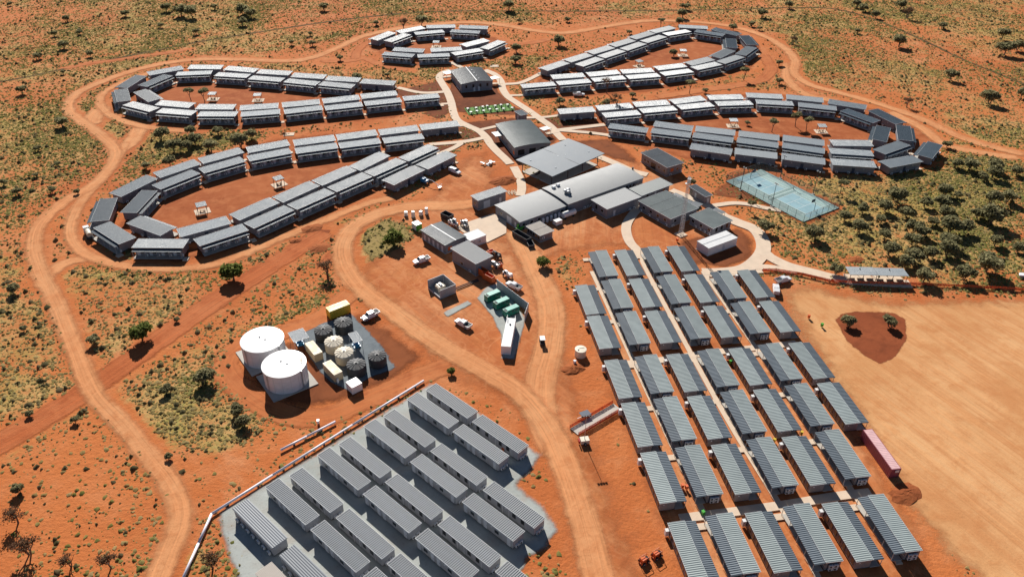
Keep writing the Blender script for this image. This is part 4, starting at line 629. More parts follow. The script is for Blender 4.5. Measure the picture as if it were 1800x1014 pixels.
# ------------------------------------------------------------------ cabins of the five loops
PLn, PWd = 15.65, 5.53
pet = dict(frame=stumps(14.7, 4.6, .45), wall=wallbox(14.7, 4.6, .45, 3.33, MT['wall']), roof=ribroof(PLn, PWd, 3.36, 3.48, MT['roof'], .11, .0225), fas=fascia(PLn, PWd, 3.36, 3.48, MT['trim'], .05, .14),
           vroof=ribroof(15.0, 1.6, 2.98, 2.88, MT['roof'], .11, .0225, name='veranda_roof'), deck=boxm('deck', MT['slab'], 15.0, 1.9, .12))
def petal_parts(seenfront, end):
    P = [('floor_frame', pet['frame']), ('wall', pet['wall']), ('roof', pet['roof'], (0, 0, 0), 0, [('fascia', pet['fas'])]),
         ('veranda_roof', pet['vroof'], (0, -3.35, 0)), ('deck', pet['deck'], (0, -3.3, .34))]
    for i in range(5): P.append(('post', POST, (-7.3 + i * 3.65, -4.0, .28)))
    if seenfront:
        for i in range(4):
            x = -5.5 + i * 3.65; P.append(door(x - .75, -2.33, .46)); P.append(win(x + .55, -2.33, 1.25)); P.append(('air_conditioner', AC, (x + 1.55, -2.55, .46)))
        P.append(('landing', LAND, (8.4, -3.8, 0)))
    else:
        P.append(('service_door', boxm_cache('service_door', MT['navy'], 1.1, .10, 1.9), (.1, 2.33, .55), math.pi))
        for x in (-5.8, -1.5, 1.6, 5.9): P.append(('air_conditioner', AC, (x, 2.55, .2), math.pi))
        for x in (-3.6, 3.9): P.append(('wall_light', LIGHT, (x, 2.36, 2.2)))
        P.append(('landing', LANDS, (-7.9, 2.2, 0)))
    return P
_bc = {}
def boxm_cache(n, mat, *a):
    k = (n, mat.name, a)
    if k not in _bc: _bc[k] = boxm(n, mat, *a)
    return _bc[k]
LOOP = {1: 'lower left loop', 2: 'upper left loop', 3: 'top round loop', 4: 'upper right loop', 5: 'right-hand loop'}
ROWN = dict(FB='back row of far arm', FF='front row of far arm', NB='back row of near arm', NF='front row of near arm', T='turning end', TH='extra outer row')
rows = {}
for m_ in PETAL: rows.setdefault((m_[0], m_[1]), []).append(m_)
for (pn, key), L in rows.items():
    L.sort(key=lambda q: q[3])
    for i, (_, _, typ, x, y, th) in enumerate(L):
        lab = 'grey metal-roofed cabin, %s from left in %s, %s' % (ORD[i], ROWN[key], LOOP[pn]) if len(L) > 1 else 'grey metal-roofed cabin at the %s of the %s' % (ROWN[key], LOOP[pn])
        front = math.cos(th) > -.25
        thing('accommodation_cabin', petal_parts(front, 0), (x, y, 0), th, lab, 'cabin', 'cabins of the ' + LOOP[pn])
# ------------------------------------------------------------------ right-hand cabin grid
rbp = dict(frame=stumps(13.9, 3.2, .45), wall=wallbox(13.9, 3.2, .45, 2.85, MT['wall2']), roof=ribroof(14.25, 3.5, 2.84, 2.92, MT['roof2'], .475, .085), fas=fascia(14.25, 3.5, 2.84, 2.92, MT['trim'], .04, .13),
           vroof=ribroof(14.2, 2.25, 2.78, 2.66, MT['roofv'], .475, .10, name='veranda_roof'), deck=boxm('deck', MT['slab'], 14.0, 2.0, .12))
def right_parts(side):
    # local -y is the veranda side; local +x end is the near end for 'l' and the far end for 'r'
    P = [('floor_frame', rbp['frame']), ('wall', rbp['wall']), ('roof', rbp['roof'], (0, 0, 0), 0, [('fascia', rbp['fas'])]),
         ('veranda_roof', rbp['vroof'], (0, -2.93, -.05)), ('deck', rbp['deck'], (0, -2.75, .34))]
    for i in range(5): P.append(('post', POST2, (-6.8 + i * 3.4, -3.95, .3)))
    near = 1 if side == 'l' else -1
    if side == 'r':
        for i in range(8): P.append(win(-5.95 + i * 1.7, 1.63, .95, math.pi, False))
        P.append(('water_heater', BIGAC, (near * -6.2, 2.05, 0.45)))
        P.append(('wall_light', LIGHT, (near * 7.0, .8, 2.0), math.pi / 2))
    else:
        P.append(('plant_board', boxm_cache('plant_board', MT['navy'], .06, 2.3, 1.9), (near * 7.0, 0, .5)))
        for a in (-.5, .5):
            for z in (.55, 1.35): P.append(('air_conditioner', AC, (near * 7.25, a, z), near * math.pi / 2))
        P.append(('landing', LAND, (near * -6.6, -4.6, 0)))
    return P
ux, uy = math.cos(THR), math.sin(THR); rrow = {}
for r_ in RIGHT: rrow.setdefault(r_[0], []).append(r_)
for rw, L in rrow.items():
    L.sort(key=lambda q: q[2] * ux + q[3] * uy)
    for i, (_, side, x, y) in enumerate(L):
        rz = THR - math.pi / 2 if side == 'l' else THR + math.pi / 2
        thing('grid_cabin', right_parts(side), (x, y, 0), rz, 'grey-green roofed cabin, %s from left in %s row from back, right-hand cabin grid' % (ORD[i], ORD[rw - 1]), 'cabin', 'cabins of the right-hand grid')
# ------------------------------------------------------------------ front left cabin grid
lbp = dict(frame=stumps(13.9, 3.15, .4), wall=wallbox(13.95, 3.15, .4, 2.8, MT['wall3'], 1.16), roof=ribroof(14.2, 3.3, 2.82, 2.86, MT['roof3'], .45, .085), fas=fascia(14.2, 3.3, 2.82, 2.86, MT['trim'], .06, .15),
           roofb=ribroof(3.6, 14.2, 2.88, 2.88, MT['roofb'], .45, .07), fasb=fascia(14.2, 3.6, 2.82, 2.95, MT['steel'], .05, .12), roofc=ribroof(14.2, 3.6, 2.85, 2.85, MT['roofbe'], .3, .03))
def left_parts(kind, doors):
    rf, fs_ = ('roofb', 'fasb') if kind == 'b' else ('roofc', 'fas') if kind == 'c' else ('roof', 'fas')
    P = [('floor_frame', lbp['frame']), ('wall', lbp['wall']), ('roof', lbp[rf], (0, 0, 0), math.pi / 2 if kind == 'b' else 0, [('fascia', lbp[fs_])] if kind == 'n' else [])]
    if kind == 'b':
        for i in range(7): P.append(('air_conditioner', AC, (-5.6 + i * 1.9, -2.0, .3)))
    elif doors:
        for x in (-6.2, -2.3, -.6, 5.9): P.append(door(x, -1.61, .42))
        for x in (-4.2, 2.6): P.append(win(x, -1.61, 1.2))
        P.append(('wall_light', LIGHT, (1.2, -1.62, 2.1)))
    else:
        for x in (-6.3, -1.6, .2, 4.9): P.append(('downpipe', PIPE, (x, -1.62, .4)))
        for x in (-5.4, -2.6, 1.6, 3.9): P.append(win(x, -1.61, 1.3, 0, False))
        P.append(('wall_light', LIGHT, (-.7, -1.63, 2.3))); P.append(('wall_light', LIGHT, (-6.95, -1.2, 2.3)))
    if kind == 'n':
        for y in (-.55, .55): P.append(('air_conditioner', AC, (7.2, y, .25), math.pi / 2))
    return P
LO = sorted(LEFT, key=lambda q: (-(q[1] * math.cos(THL) + q[2] * math.sin(THL))))
colL = {}
for q in LO: colL.setdefault(round(q[1] * math.cos(THL) + q[2] * math.sin(THL)), []).append(q)
for ci, (cu, L) in enumerate(sorted(colL.items(), reverse=True)):
    L.sort(key=lambda q: -q[2])
    for i, (kind, x, y) in enumerate(L):
        desc = {'n': 'flat grey-roofed', 'b': 'blue-grey ribbed-roof', 'c': 'beige-roofed'}[kind]
        thing('grid_cabin', left_parts(kind, ci % 2 == 1), (x, y, .15), THL - math.pi / 2, '%s cabin, %s from back in %s column from right, front left cabin grid' % (desc, ORD[i], ORD[ci]), 'cabin', 'cabins of the front left grid')
# ------------------------------------------------------------------ larger buildings
def building(name, label, rect, roofm, wallm, z=None, style='flat', rise=0.0, over=.35, swap=False, feats=(), th=None, extra=(), panels=0, cat='building', group=None, z0=.15):
    cx, cy, t, L, W, zz = rect
    if th is not None: t = th
    if swap: t += math.pi / 2; L, W = W, L
    z = z or zz
    rf = ribroof(L, W, z, z, roofm, .3, .06, .14, curve=rise if style == 'curve' else 0, gable=rise if style == 'gable' else 0)
    top = z - .1
    mb = MB(); l, w_ = L - 2 * over, W - 2 * over
    if style == 'flat': wm = wallbox(l, w_, z0, top, wallm, 1.2)
    else:
        prof = [(-w_ / 2, z0), (w_ / 2, z0)]
        for k in range(13):
            y = w_ / 2 - w_ * k / 12; u = 2 * y / W
            prof.append((y, z - .12 + (rise * (1 - u * u) if style == 'curve' else rise * (1 - abs(u)))))
        n = len(prof); vs = [(-l / 2, y, q) for y, q in prof] + [(l / 2, y, q) for y, q in prof]
        mb.add(vs, [(i, i + n, (i + 1) % n + n, (i + 1) % n) for i in range(n)] + [tuple(range(n)), tuple(range(2 * n - 1, n - 1, -1))]); wm = mb.mesh('wall', wallm)
    P = [('wall', wm), ('floor_slab', boxm('floor_slab', MT['slab'], l + .3, w_ + .3, z0 + .02))]
    subs = [('fascia', fascia(L, W, z, z, MT['trim'], .06, .18))] if style == 'flat' else []
    if style == 'gable': subs.append(('ridge_cap', boxm('ridge_cap', MT['trim'], L + .05, .35, .07), (0, 0, z + rise)))
    for k in range(1, panels):
        subs.append(('panel_joint', boxm('panel_joint', MT['base'], .10, W - .1, .05), (-L / 2 + L * k / panels, 0, z + .01)) if panels > 0 else None)
    P.append(('roof', rf, (0, 0, 0), 0, subs))
    for f in feats:      # (kind, side, along, height)
        kind, side, u, h = f
        rz = {'S': 0, 'N': math.pi, 'E': math.pi / 2, 'W': -math.pi / 2}[side]
        x, y = {'S': (u, -w_ / 2 - .03), 'N': (u, w_ / 2 + .03), 'E': (l / 2 + .03, u), 'W': (-l / 2 - .03, u)}[side]
        if kind == 'win': P.append(win(x, y, h, rz))
        elif kind == 'slit': P.append(win(x, y, h, rz, False))
        elif kind == 'door': P.append(door(x, y, z0, rz))
        elif kind == 'ac':
            d = .25; P.append(('air_conditioner', AC, (x + d * math.sin(rz), y - d * math.cos(rz), h), rz))
        elif kind == 'roller': P.append(('roller_door', boxm_cache('roller_door', MT['door'], 2.6, .09, 2.6), (x, y, z0), rz))
        elif kind == 'grille':
            P.append(('window_wall', boxm_cache('window_wall', MT['glass'], 2.6, .07, 2.2), (x, y, h), rz, [('mullion', boxm_cache('mullion', MT['base'], .09, .06, 2.2), (-.9 + .6 * q, -.05, 0)) for q in range(4)]))
        elif kind == 'sign': P.append(('sign_panel', boxm_cache('sign_panel', MT['orange'], 1.5, .07, 1.3), (x, y, h), rz))
    P += list(extra)
    return thing(name, P, (cx, cy, 0), t, label, cat, group)
TH0 = .632
def rowf(kind, side, a, b, n, h): return [(kind, side, a + (b - a) * i / max(1, n - 1), h) for i in range(n)]
VENT = boxm('roof_vent', MT['white'], .45, .45, .35)
building('hall', 'dark slate gabled hall with a white ridge line between curving paths', BLD['hall'], MT['roofd'], MT['wall'], 4.1, 'gable', .9, swap=True,
         feats=rowf('slit', 'W', -5, 5, 4, 1.9) + [('door', 'W', -1, 0), ('door', 'W', 1.2, 0)] + rowf('ac', 'N', -7, -2, 4, .2), extra=[('roof_vent', VENT, (-7 + i * 4, -1.6, 4.75)) for i in range(5)])
building('gymnasium', 'curved grey roof gym in the middle of the camp', BLD['gym'], MT['roofo'], MT['wall'], 4.3, 'curve', .6, swap=True,
         feats=rowf('grille', 'W', 4.6, -4.6, 3, .8) + rowf('win', 'N', -8, 8, 4, 1.4) + [('sign', 'N', -10.6, 1.0)])
building('kitchen_building', 'curved grey roof kitchen beside the concrete apron', BLD['kitchen'], MT['rooflt'], MT['wall'], 3.5, 'curve', .4, th=TH0,
         feats=rowf('win', 'S', -8, 8, 6, 1.5) + [('roller', 'W', -1, 0), ('door', 'W', -4.5, 0), ('win', 'W', 3.5, 1.4)])
FAN = MB(); FAN.lathe([(.42, 0), (.42, .5), (.75, .7), (.75, 1.15), (.3, 1.3)], 14); FANm = FAN.mesh('exhaust_fan', MT['steel'], smooth=True)
RVU = boxm('roof_unit', MT['white'], 1.1, 1.0, .95)
building('dining_hall', 'long curved pale grey roof dining hall behind the offices', BLD['dining'], MT['rooflt'], MT['wall'], 4.2, 'curve', .45, th=TH0,
         feats=rowf('slit', 'S', -2, 16, 12, 1.6) + rowf('ac', 'S', -10, -4, 5, .3),
         extra=[('roof_unit', RVU, (-14.6, 4.4, 4.4)), ('roof_unit', RVU, (-12.3, 4.9, 4.4)), ('exhaust_fan', FANm, (-13.6, -.9, 4.62)), ('exhaust_fan', FANm, (-12.3, -.7, 4.62)), ('exhaust_fan', FANm, (-13.2, -2.0, 4.58))])
building('store_building', 'flat pale roofed store in front of the dining hall', BLD['store5'], MT['rooflt'], MT['wall'], th=TH0, feats=[('win', 'W', -1.5, 1.6), ('slit', 'W', 1.5, 1.5), ('ac', 'S', 3, .2), ('ac', 'S', 5, .2), ('ac', 'W', 2.9, .2), ('door', 'S', -4, 0)])
building('covered_link', 'low grey roofed link between dining hall and offices', BLD['link6'], MT['roofo'], MT['wall'], th=TH0, over=.8, feats=[('door', 'S', 0, 0), ('win', 'S', 4, 1.3), ('win', 'S', -4, 1.3)])
building('office_block', 'large grey-green office with three roof panels beside the lattice mast', BLD['office7'], MT['roofo'], MT['wall'], th=TH0, swap=True, panels=3,
         feats=rowf('win', 'N', -5, 5, 4, 1.4) + rowf('ac', 'N', -6, 6, 4, .2) + rowf('win', 'W', -4, 4, 3, 1.4) + [('ac', 'W', 5, .2), ('ac', 'W', -5, .2)])
building('office_block', 'smaller square slate-green roofed office behind the white store', BLD['office8'], MT['roofo'], MT['wall'], th=TH0, swap=True,
         feats=rowf('win', 'N', -3.5, 3.5, 3, 1.3) + rowf('ac', 'N', -4, 2, 4, .2) + rowf('slit', 'W', -2.5, 2.5, 3, 1.2))
building('clinic_building', 'slate blue roofed clinic with a glazed entry right of the dining hall', BLD['clinic10'], MT['roofd'], MT['wall2'], th=.56, swap=True,
         feats=[('win', 'N', -6, 1.5), ('grille', 'N', .2, .3), ('win', 'N', 3.2, 1.3), ('win', 'N', 5, 1.3), ('win', 'N', -3, 1.6), ('ac', 'W', 2, .3), ('win', 'W', -1.4, 1.5), ('sign', 'W', 1.2, 1.5), ('ac', 'W', -3, .3)], panels=3)
building('amenity_hut', 'small slate roofed hut left of the sports court', BLD['small11'], MT['roofd'], MT['wall2'], swap=True, feats=[('door', 'N', .8, 0), ('slit', 'N', 3.2, .9), ('door', 'W', 0, 0)])
building('plant_shed', 'small grey flat roofed shed left of the kitchen', BLD['shed13'], MT['roof'], MT['wall'], th=TH0, feats=[('roller', 'S', -2.2, 0), ('door', 'S', 3.4, 0), ('win', 'W', 0, 1.6)])
building('portable_office', 'beige roofed portable office in front of the kitchen', BLD['portable14'], MT['roofbe'], MT['wall2'], th=TH0, swap=True, panels=2, feats=rowf('slit', 'N', -2.6, 2.6, 5, 1.0) + [('ac', 'W', 1.4, 1.2)])
building('cold_store', 'white box cold store on the concrete apron', BLD['white15'], MT['roofw'], MT['wallw'], th=.66, over=.04, feats=[('ac', 'S', .5, 1.3), ('door', 'S', -1.6, 0)])
building('workshop', 'dark slate gabled workshop beside the parked machines', BLD['work16'], MT['roofd'], MT['wall'], 3.3, 'gable', .35, th=.74, swap=True, feats=rowf('door', 'N', -4.5, 4.5, 5, 0) + [('sign', 'W', 2.2, .8)])
building('workshop', 'tall light grey flat roofed workshop beside the orange bins', BLD['work17'], MT['rooflt'], MT['wall'], th=.75, swap=True, feats=[('win', 'N', 1, .9), ('ac', 'N', -3, .3), ('door', 'W', 1.5, 0)])
building('white_store', 'white double container store inside the curving path', BLD['white12'], MT['roofw'], MT['wallw'], 3.0, over=.05, feats=[('door', 'S', .4, 0)],
         extra=[('roof_seam', boxm('roof_seam', MT['post'], 12.4, .28, .06), (0, .1, 3.03))])
building('kiosk', 'small grey roofed kiosk at the end of the lawn', BLD['kiosk'], MT['roof'], MT['wall'], swap=True, feats=[('door', 'N', 0, 0)])
def awning(key, label, z=2.9, roofm='roofd', posts=True):
    cx, cy, t, L, W, zz = BLD[key]
    P = [('canopy_roof', ribroof(L, W, z, z + .08, MT[roofm], .25, .03))]
    for sx in (-1, 1):
        for sy in (-1, 1): P.append(('post', boxm_cache('post', MT['post'], .1, .1, z - .1), (sx * (L / 2 - .15), sy * (W / 2 - .15), 0)))
    return thing('entry_awning', P, (cx, cy, 0), t, label, 'awning', 'entry awnings')
for k, lab in (('aw1', 'small flat awning left of the gabled hall'), ('aw2', 'small flat awning right of the gabled hall'), ('aw3', 'slate awning left of the curved gym'), ('aw4', 'small awning right of the curved gym'), ('aw5', 'narrow awning behind the large office'), ('aw6', 'square awning between the two offices'), ('aw7', 'narrow awning behind the smaller office')): awning(k, lab)
# big flat canopy
cx, cy, t, L, W, zz = BLD['canopy']
P = [('canopy_roof', ribroof(L, W, 4.9, 4.9, MT['roofcan'], .3, .035, .25, gable=.25), (0, 0, 0), 0, [('skylight', boxm_cache('skylight', MT['lamp'], .45, .45, .16), (x, y, 5.05)) for x, y in ((8.5, 5.6), (-10.8, 5), (2, -.5), (-.8, .6), (10.5, -4.5), (-8.5, -5.5))] + [('ridge_joint', boxm('ridge_joint', MT['base'], .08, W - .2, .05), (0, 0, 5.05))])]
for x in (-12.5, -4, 4, 12.5):
    for y in (-7.5, 7.5): P.append(('column', boxm_cache('column', MT['dsteel'], .22, .22, 4.85), (x, y, 0)))
for y in (-7.5, 7.5): P.append(('beam', boxm_cache('beam', MT['dsteel'], 26, .18, .3), (0, y, 4.4)))
P.append(('floor_slab', boxm('floor_slab', MT['slab'], 25, 15.5, .24)))
for i in range(6): P.append(('bench', boxm_cache('bench', MT['dsteel'], 2.0, .5, .7), (-10 + i * 4, 2.0 - 3 * (i % 2), .2)))
thing('shade_canopy', P, (cx, cy, 0), t, 'large flat grey steel canopy over a shaded court', 'canopy')
# ------------------------------------------------------------------ containers and yard things
def container(name, label, key, mat, h=2.55, roofm=None, cat='container', group=None, swap=True, extra=(), z0=.15):
    cx, cy, t, L, W, zz = BLD[key]
    if L < W: t += math.pi / 2; L, W = W, L
    mb = MB(); n = int(L / .28)
    for s in (-1, 1):
        for i in range(n): mb.box(-L / 2 + (i + .5) * L / n, s * (W / 2 - .05 + (.025 if i % 2 else 0)), z0 + h / 2, L / n, .07, h - .25)
    mb.box(0, 0, z0 + h / 2, L - .1, W - .16, h - .12)
    fr = MB()
    for sx in (-1, 1):
        for sy in (-1, 1): fr.box(sx * (L / 2 - .06), sy * (W / 2 - .06), z0 + h / 2, .14, .14, h)
        fr.box(sx * (L / 2 - .06), 0, z0 + h - .07, .13, W - .28, .13); fr.box(sx * (L / 2 - .06), 0, z0 + .08, .13, W - .28, .13)
    for sy in (-1, 1):
        fr.box(0, sy * (W / 2 - .06), z0 + h - .07, L - .28, .13, .13); fr.box(0, sy * (W / 2 - .06), z0 + .08, L - .28, .13, .13)
    P = [('body', mb.mesh('body', mat)), ('corner_frame', fr.mesh('corner_frame', mat)), ('roof', ribroof(L - .28, W - .28, z0 + h, z0 + h, roofm or mat, .5, .03, .08))]
    for s in (-1, 1):
        P.append(('end_door', boxm_cache('end_door', mat, .06, W / 2 - .2, h - .3), (L / 2 + .02, s * W / 4, z0 + .15), 0, [('lock_bar', boxm_cache('lock_bar', MT['steel'], .05, .05, h - .5), (.06, 0, .1))]))
    P += list(extra); return thing(name, P, (cx, cy, 0), t, label, cat, group)
container('shipping_container', 'long faded pink shipping container at the edge of the parking sand', 'pink', MT['pinkshade'], 2.6, MT['pinkroof'],
          extra=[('name_plate', boxm('name_plate', MT['white'], .05, .9, .7), (-6.2, -.3, 1.75)), ('logo_panel', boxm('logo_panel', MT['trim'], 2.2, .05, .55), (.9, -1.2, 1.6))])
container('shipping_container', 'yellow shipping container behind the black tanks', 'yellow', MT['yellow'], 2.75)
container('shipping_container', 'tan treatment container beside the rear cream tank', 'tan1', MT['tan'], 2.45, group='tan treatment containers', extra=[('control_box', boxm_cache('control_box', MT['white'], .9, .5, 1.6), (3.4, .6, .15))])
container('shipping_container', 'tan treatment container beside the white pump box', 'tan2', MT['tan'], 2.45, group='tan treatment containers', extra=[('control_box', boxm_cache('control_box', MT['white'], .5, .4, 1.3), (-3.3, .6, .15))])
container('pump_box', 'small white pump box at the corner of the tank yard', 'whitebox', MT['white'], 2.2, cat='pump box')
cx, cy, t, L, W, zz = BLD['fuel']
container('fuel_tank', 'long white self-bunded fuel tank in front of the generators', 'fuel', MT['white'], 2.75, cat='fuel tank',
          extra=[('guard_rail', (lambda mb: [mb.box(5.4 + dx, sy * 1.1, 3.4, .06, .06, 1.0) for dx in (-.7, .7) for sy in (-1, 1)] and [mb.box(5.4, sy * 1.1, z_, 1.4, .05, .05) for sy in (-1, 1) for z_ in (3.4, 3.9)] and mb)(MB()).mesh('guard_rail', MT['steel'])), ('filler_cap', boxm('filler_cap', MT['base'], .4, .4, .25), (3.2, 0, 2.95))])
for i, k in enumerate(('gen1', 'gen2', 'gen3')):
    cx, cy, t, L, W, zz = BLD[k]; L, W = 4.6, 1.7
    b_ = MB(); b_.box(0, 0, 1.2, L, W, 1.9); s_ = MB(); s_.box(0, 0, .12, L + .1, W + .1, .24); r_ = MB(); r_.box(.35, 0, 2.2, L - .8, W - .1, .12)
    P = [('canopy', b_.mesh('canopy', MT['green'])), ('skid_base', s_.mesh('skid_base', MT['base'])), ('canopy_top', r_.mesh('canopy_top', MT['greentop'])), ('exhaust', boxm_cache('exhaust', MT['base'], .5, .9, .12), (-L / 2 + .45, 0, 2.14))]
    for s in (-1, 1):
        for x in (-1.3, 0, 1.3): P.append(('access_door', boxm_cache('access_door', MT['green'], 1.15, .05, 1.4), (x, s * (W / 2 + .02), .45), 0, [('vent', boxm_cache('vent', MT['base'], .7, .04, .35), (0, s * .035, .9))]))
    thing('generator', P, (cx, cy, .18), t, 'green diesel generator, %s of three from the workshop end' % ORD[i], 'generator', 'green generators in the walled compound')
# generator screen wall
def G3(a): return Vector((a[0], a[1], 0))
sw = [(-6.9 + 2.6, 192.2), (4.6, 180.6), (3.6, 176.0)]
mbs = []
for a, b in zip(sw[:-1], sw[1:]):
    a, b = G3(a), G3(b); d = b - a; mb = MB(); n = max(2, int(d.length / 2.4)); ang = math.atan2(d.y, d.x)
    for i in range(n):
        c = a + d * ((i + .5) / n); mbs.append(('wall_panel', (lambda m2: (m2.box(0, 0, 1.5, d.length / n - .04, .12, 3.0), m2)[1])(MB()).mesh('wall_panel', MT['wall3']), (c.x, c.y, 0), ang))
    for i in range(n + 1):
        c = a + d * (i / n); mbs.append(('post', boxm_cache('post', MT['steel'], .16, .16, 3.1), (c.x, c.y, 0), ang))
thing('screen_wall', mbs, (0, 0, 0), 0, 'pale grey panel screen wall behind the green generators', 'wall')
cx, cy, t, L, W, zz = BLD['trafo']
P = []
for (x, y, sx, sy) in ((0, W / 2, L, .15), (L / 2, 0, .15, W - .3), (0, -W / 2, L, .15)):
    P.append(('enclosure_wall', boxm_cache('enclosure_wall', MT['wall3'], sx, sy, 3.0), (x, y, .1)))
P.append(('kerb_wall', boxm('kerb_wall', MT['wall3'], .2, W - .3, .6), (-L / 2, 0, .1))); P.append(('floor_slab', boxm('floor_slab', MT['slab'], L - .1, W - .1, .2)))
tr = MB(); tr.box(0, 0, 1.0, 1.6, 2.2, 1.7)
for i in range(7): tr.box(-1.0, -.9 + i * .3, 1.0, .45, .08, 1.4); tr.box(1.0, -.9 + i * .3, 1.0, .45, .08, 1.4)
P.append(('transformer', tr.mesh('transformer', MT['cream']), (-.2, .6, .1), 0, [('bushing', boxm_cache('bushing', MT['white'], .7, .5, .5), (.1, -.4 + .8 * i, 1.8)) for i in range(2)]))
thing('transformer_enclosure', P, (cx, cy, 0), t, 'pale walled transformer enclosure open on one side', 'enclosure')
# water tanks
LD = MB(); LD.box(-.25, -.15, 2.7, .06, .06, 5.4); LD.box(.25, -.15, 2.7, .06, .06, 5.4)
for i in range(16): LD.box(0, -.15, .3 + i * .33, .5, .05, .05)
LADm = LD.mesh('ladder', MT['steel'])
def seam(r): mb = MB(); mb.lathe([(r, 0), (r, .07), (r - .05, .07)], 56); return mb.mesh('seam_ring', MT['trim'])
def ring_tank(x, y, r, h, i, lab):
    mb = MB(); mb.lathe([(r, .3), (r, h)], 56); lid = MB(); lid.lathe([(r + .12, h - .25), (r + .12, h), (r * .6, h + .22), (.2, h + .35)], 56)
    P = [('tank_wall', mb.mesh('tank_wall', MT['wallw'], smooth=False)), ('lid', lid.mesh('lid', MT['white']), (0, 0, 0), 0, [('hatch', boxm_cache('hatch', MT['steel'], .35, .35, .45), (-.8, .6, h + .2)), ('hatch', boxm_cache('hatch', MT['steel'], .35, .35, .45), (.9, -.3, h + .2))])]
    for k in range(16):
        a = k * 2 * math.pi / 16 + .1; P.append(('wall_rib', boxm_cache('wall_rib', MT['trim'], .12, .10, h - .35), (r * math.cos(a), r * math.sin(a), .3), a))
    pad = MB(); pad.box(0, 0, .15, 2 * r + 1.0, 2 * r + .8, .3); P.append(('concrete_pad', pad.mesh('concrete_pad', MT['slab']), (0, 0, 0), TH0))
    rl = MB()
    for k in range(5): rl.box(0, 0, 0, .01, .01, .01) if 0 else rl.tube((-.9 + .45 * k, 0, 0), (-.9 + .45 * k, 0, 1.1), .04, None, 5)
    for z_ in (.5, 1.1): rl.tube((-.95, 0, z_), (.95, 0, z_), .04, None, 5); rl.tube((-.95, 0, z_), (-.95, -1.2, z_), .04, None, 5); rl.tube((.95, 0, z_), (.95, -1.2, z_), .04, None, 5)
    rl.box(0, -.6, .04, 1.9, 1.2, .08)
    P.append(('ladder', LADm, (r * math.cos(-2.2) , r * math.sin(-2.2), .2), -2.2 + math.pi / 2)); P.append(('inlet_pipe', boxm_cache('inlet_pipe', MT['steel'], .25, .25, h - .2), ((r + .25) * math.cos(-.5), (r + .25) * math.sin(-.5), .2)))
    for zz_ in (.34, .67): P.append(('seam_ring', seam(r + .015), (0, 0, h * zz_)))
    P.append(('guard_rail', rl.mesh('guard_rail', MT['rail']), (2.6 if i == 0 else 3.9, r - 1.3 if i == 0 else 1.6, h + .02), -.4 if i == 0 else -1.0))
    thing('water_tank', P, (x, y, .05), 0, lab, 'water tank', 'large white water tanks')
ring_tank(*TANKS['white'][0], 0, 'large white round water tank, the farther of the pair'); ring_tank(*TANKS['white'][1], 1, 'large white round water tank, the nearer of the pair')
def polytank(x, y, r, h, mat, lab, grp):
    mb = MB()
    prof = [(r * .985, .05)] + [(r * (1.0 if k % 2 else .975), .05 + h * .78 * (k + 1) / 9) for k in range(8)] + [(r, h * .80), (r * .93, h * .84)]
    mb.lathe(prof, 40); lid = MB(); n = 14
    lid.lathe([(r * .95, h * .83), (r * .3, h * .98), (.25, h)], 40)
    P = [('tank_wall', mb.mesh('tank_wall', mat, smooth=True)), ('lid', lid.mesh('lid', mat, smooth=True), (0, 0, 0), 0, [('cap', boxm_cache('cap', mat, .55, .55, .2), (0, 0, h))])]
    rb = MB(); rb.add([(r * .28, -.10, h * .995), (r * .28, .10, h * .995), (r * 1.0, .24, h * .845), (r * 1.0, -.24, h * .845), (r * .28, -.08, h * .90), (r * .28, .08, h * .90), (r * .97, .22, h * .78), (r * .97, -.22, h * .78)], [(3, 2, 1, 0), (4, 5, 6, 7), (0, 1, 5, 4), (1, 2, 6, 5), (2, 3, 7, 6), (3, 0, 4, 7)])
    rbm = rb.mesh('lid_rib', mat)
    for k in range(n): P.append(('lid_rib', rbm, (0, 0, .03), 2 * math.pi * k / n))
    thing('poly_tank', P, (x, y, .18), .2, lab, 'tank', grp)
for q, lab in zip(TANKS['black'], ('black ribbed tank left of the yellow container', 'black ribbed tank in front of the yellow container', 'black ribbed tank behind the white pump box', 'black ribbed tank at the right edge of the gravel pad')): polytank(*q, MT['bplastic'], lab, 'black plastic tanks')
for q, lab in zip(TANKS['cream'], ('cream ribbed tank beside the rear tan container', 'cream ribbed tank beside the black pair')): polytank(*q, MT['cream'], lab, 'cream plastic tanks')
x, y, r, h = TANKS['beige'][0]; mb = MB(); mb.lathe([(r, .05), (r, h)], 32); lid = MB(); lid.lathe([(r + .05, h - .12), (r + .05, h), (.1, h + .06)], 32)
thing('water_tank', [('tank_wall', mb.mesh('tank_wall', MT['cream'])), ('lid', lid.mesh('lid', MT['cream']), (0, 0, 0), 0, [('hatch', boxm_cache('hatch', MT['base'], .32, .32, .12), (-.75, -.3, h + .02)), ('lid_bar', boxm_cache('lid_bar', MT['base'], 1.6, .05, .05), (.3, .2, h + .08))])], (x, y, 0), .3, 'small cream round tank beside the left cabin column', 'water tank')
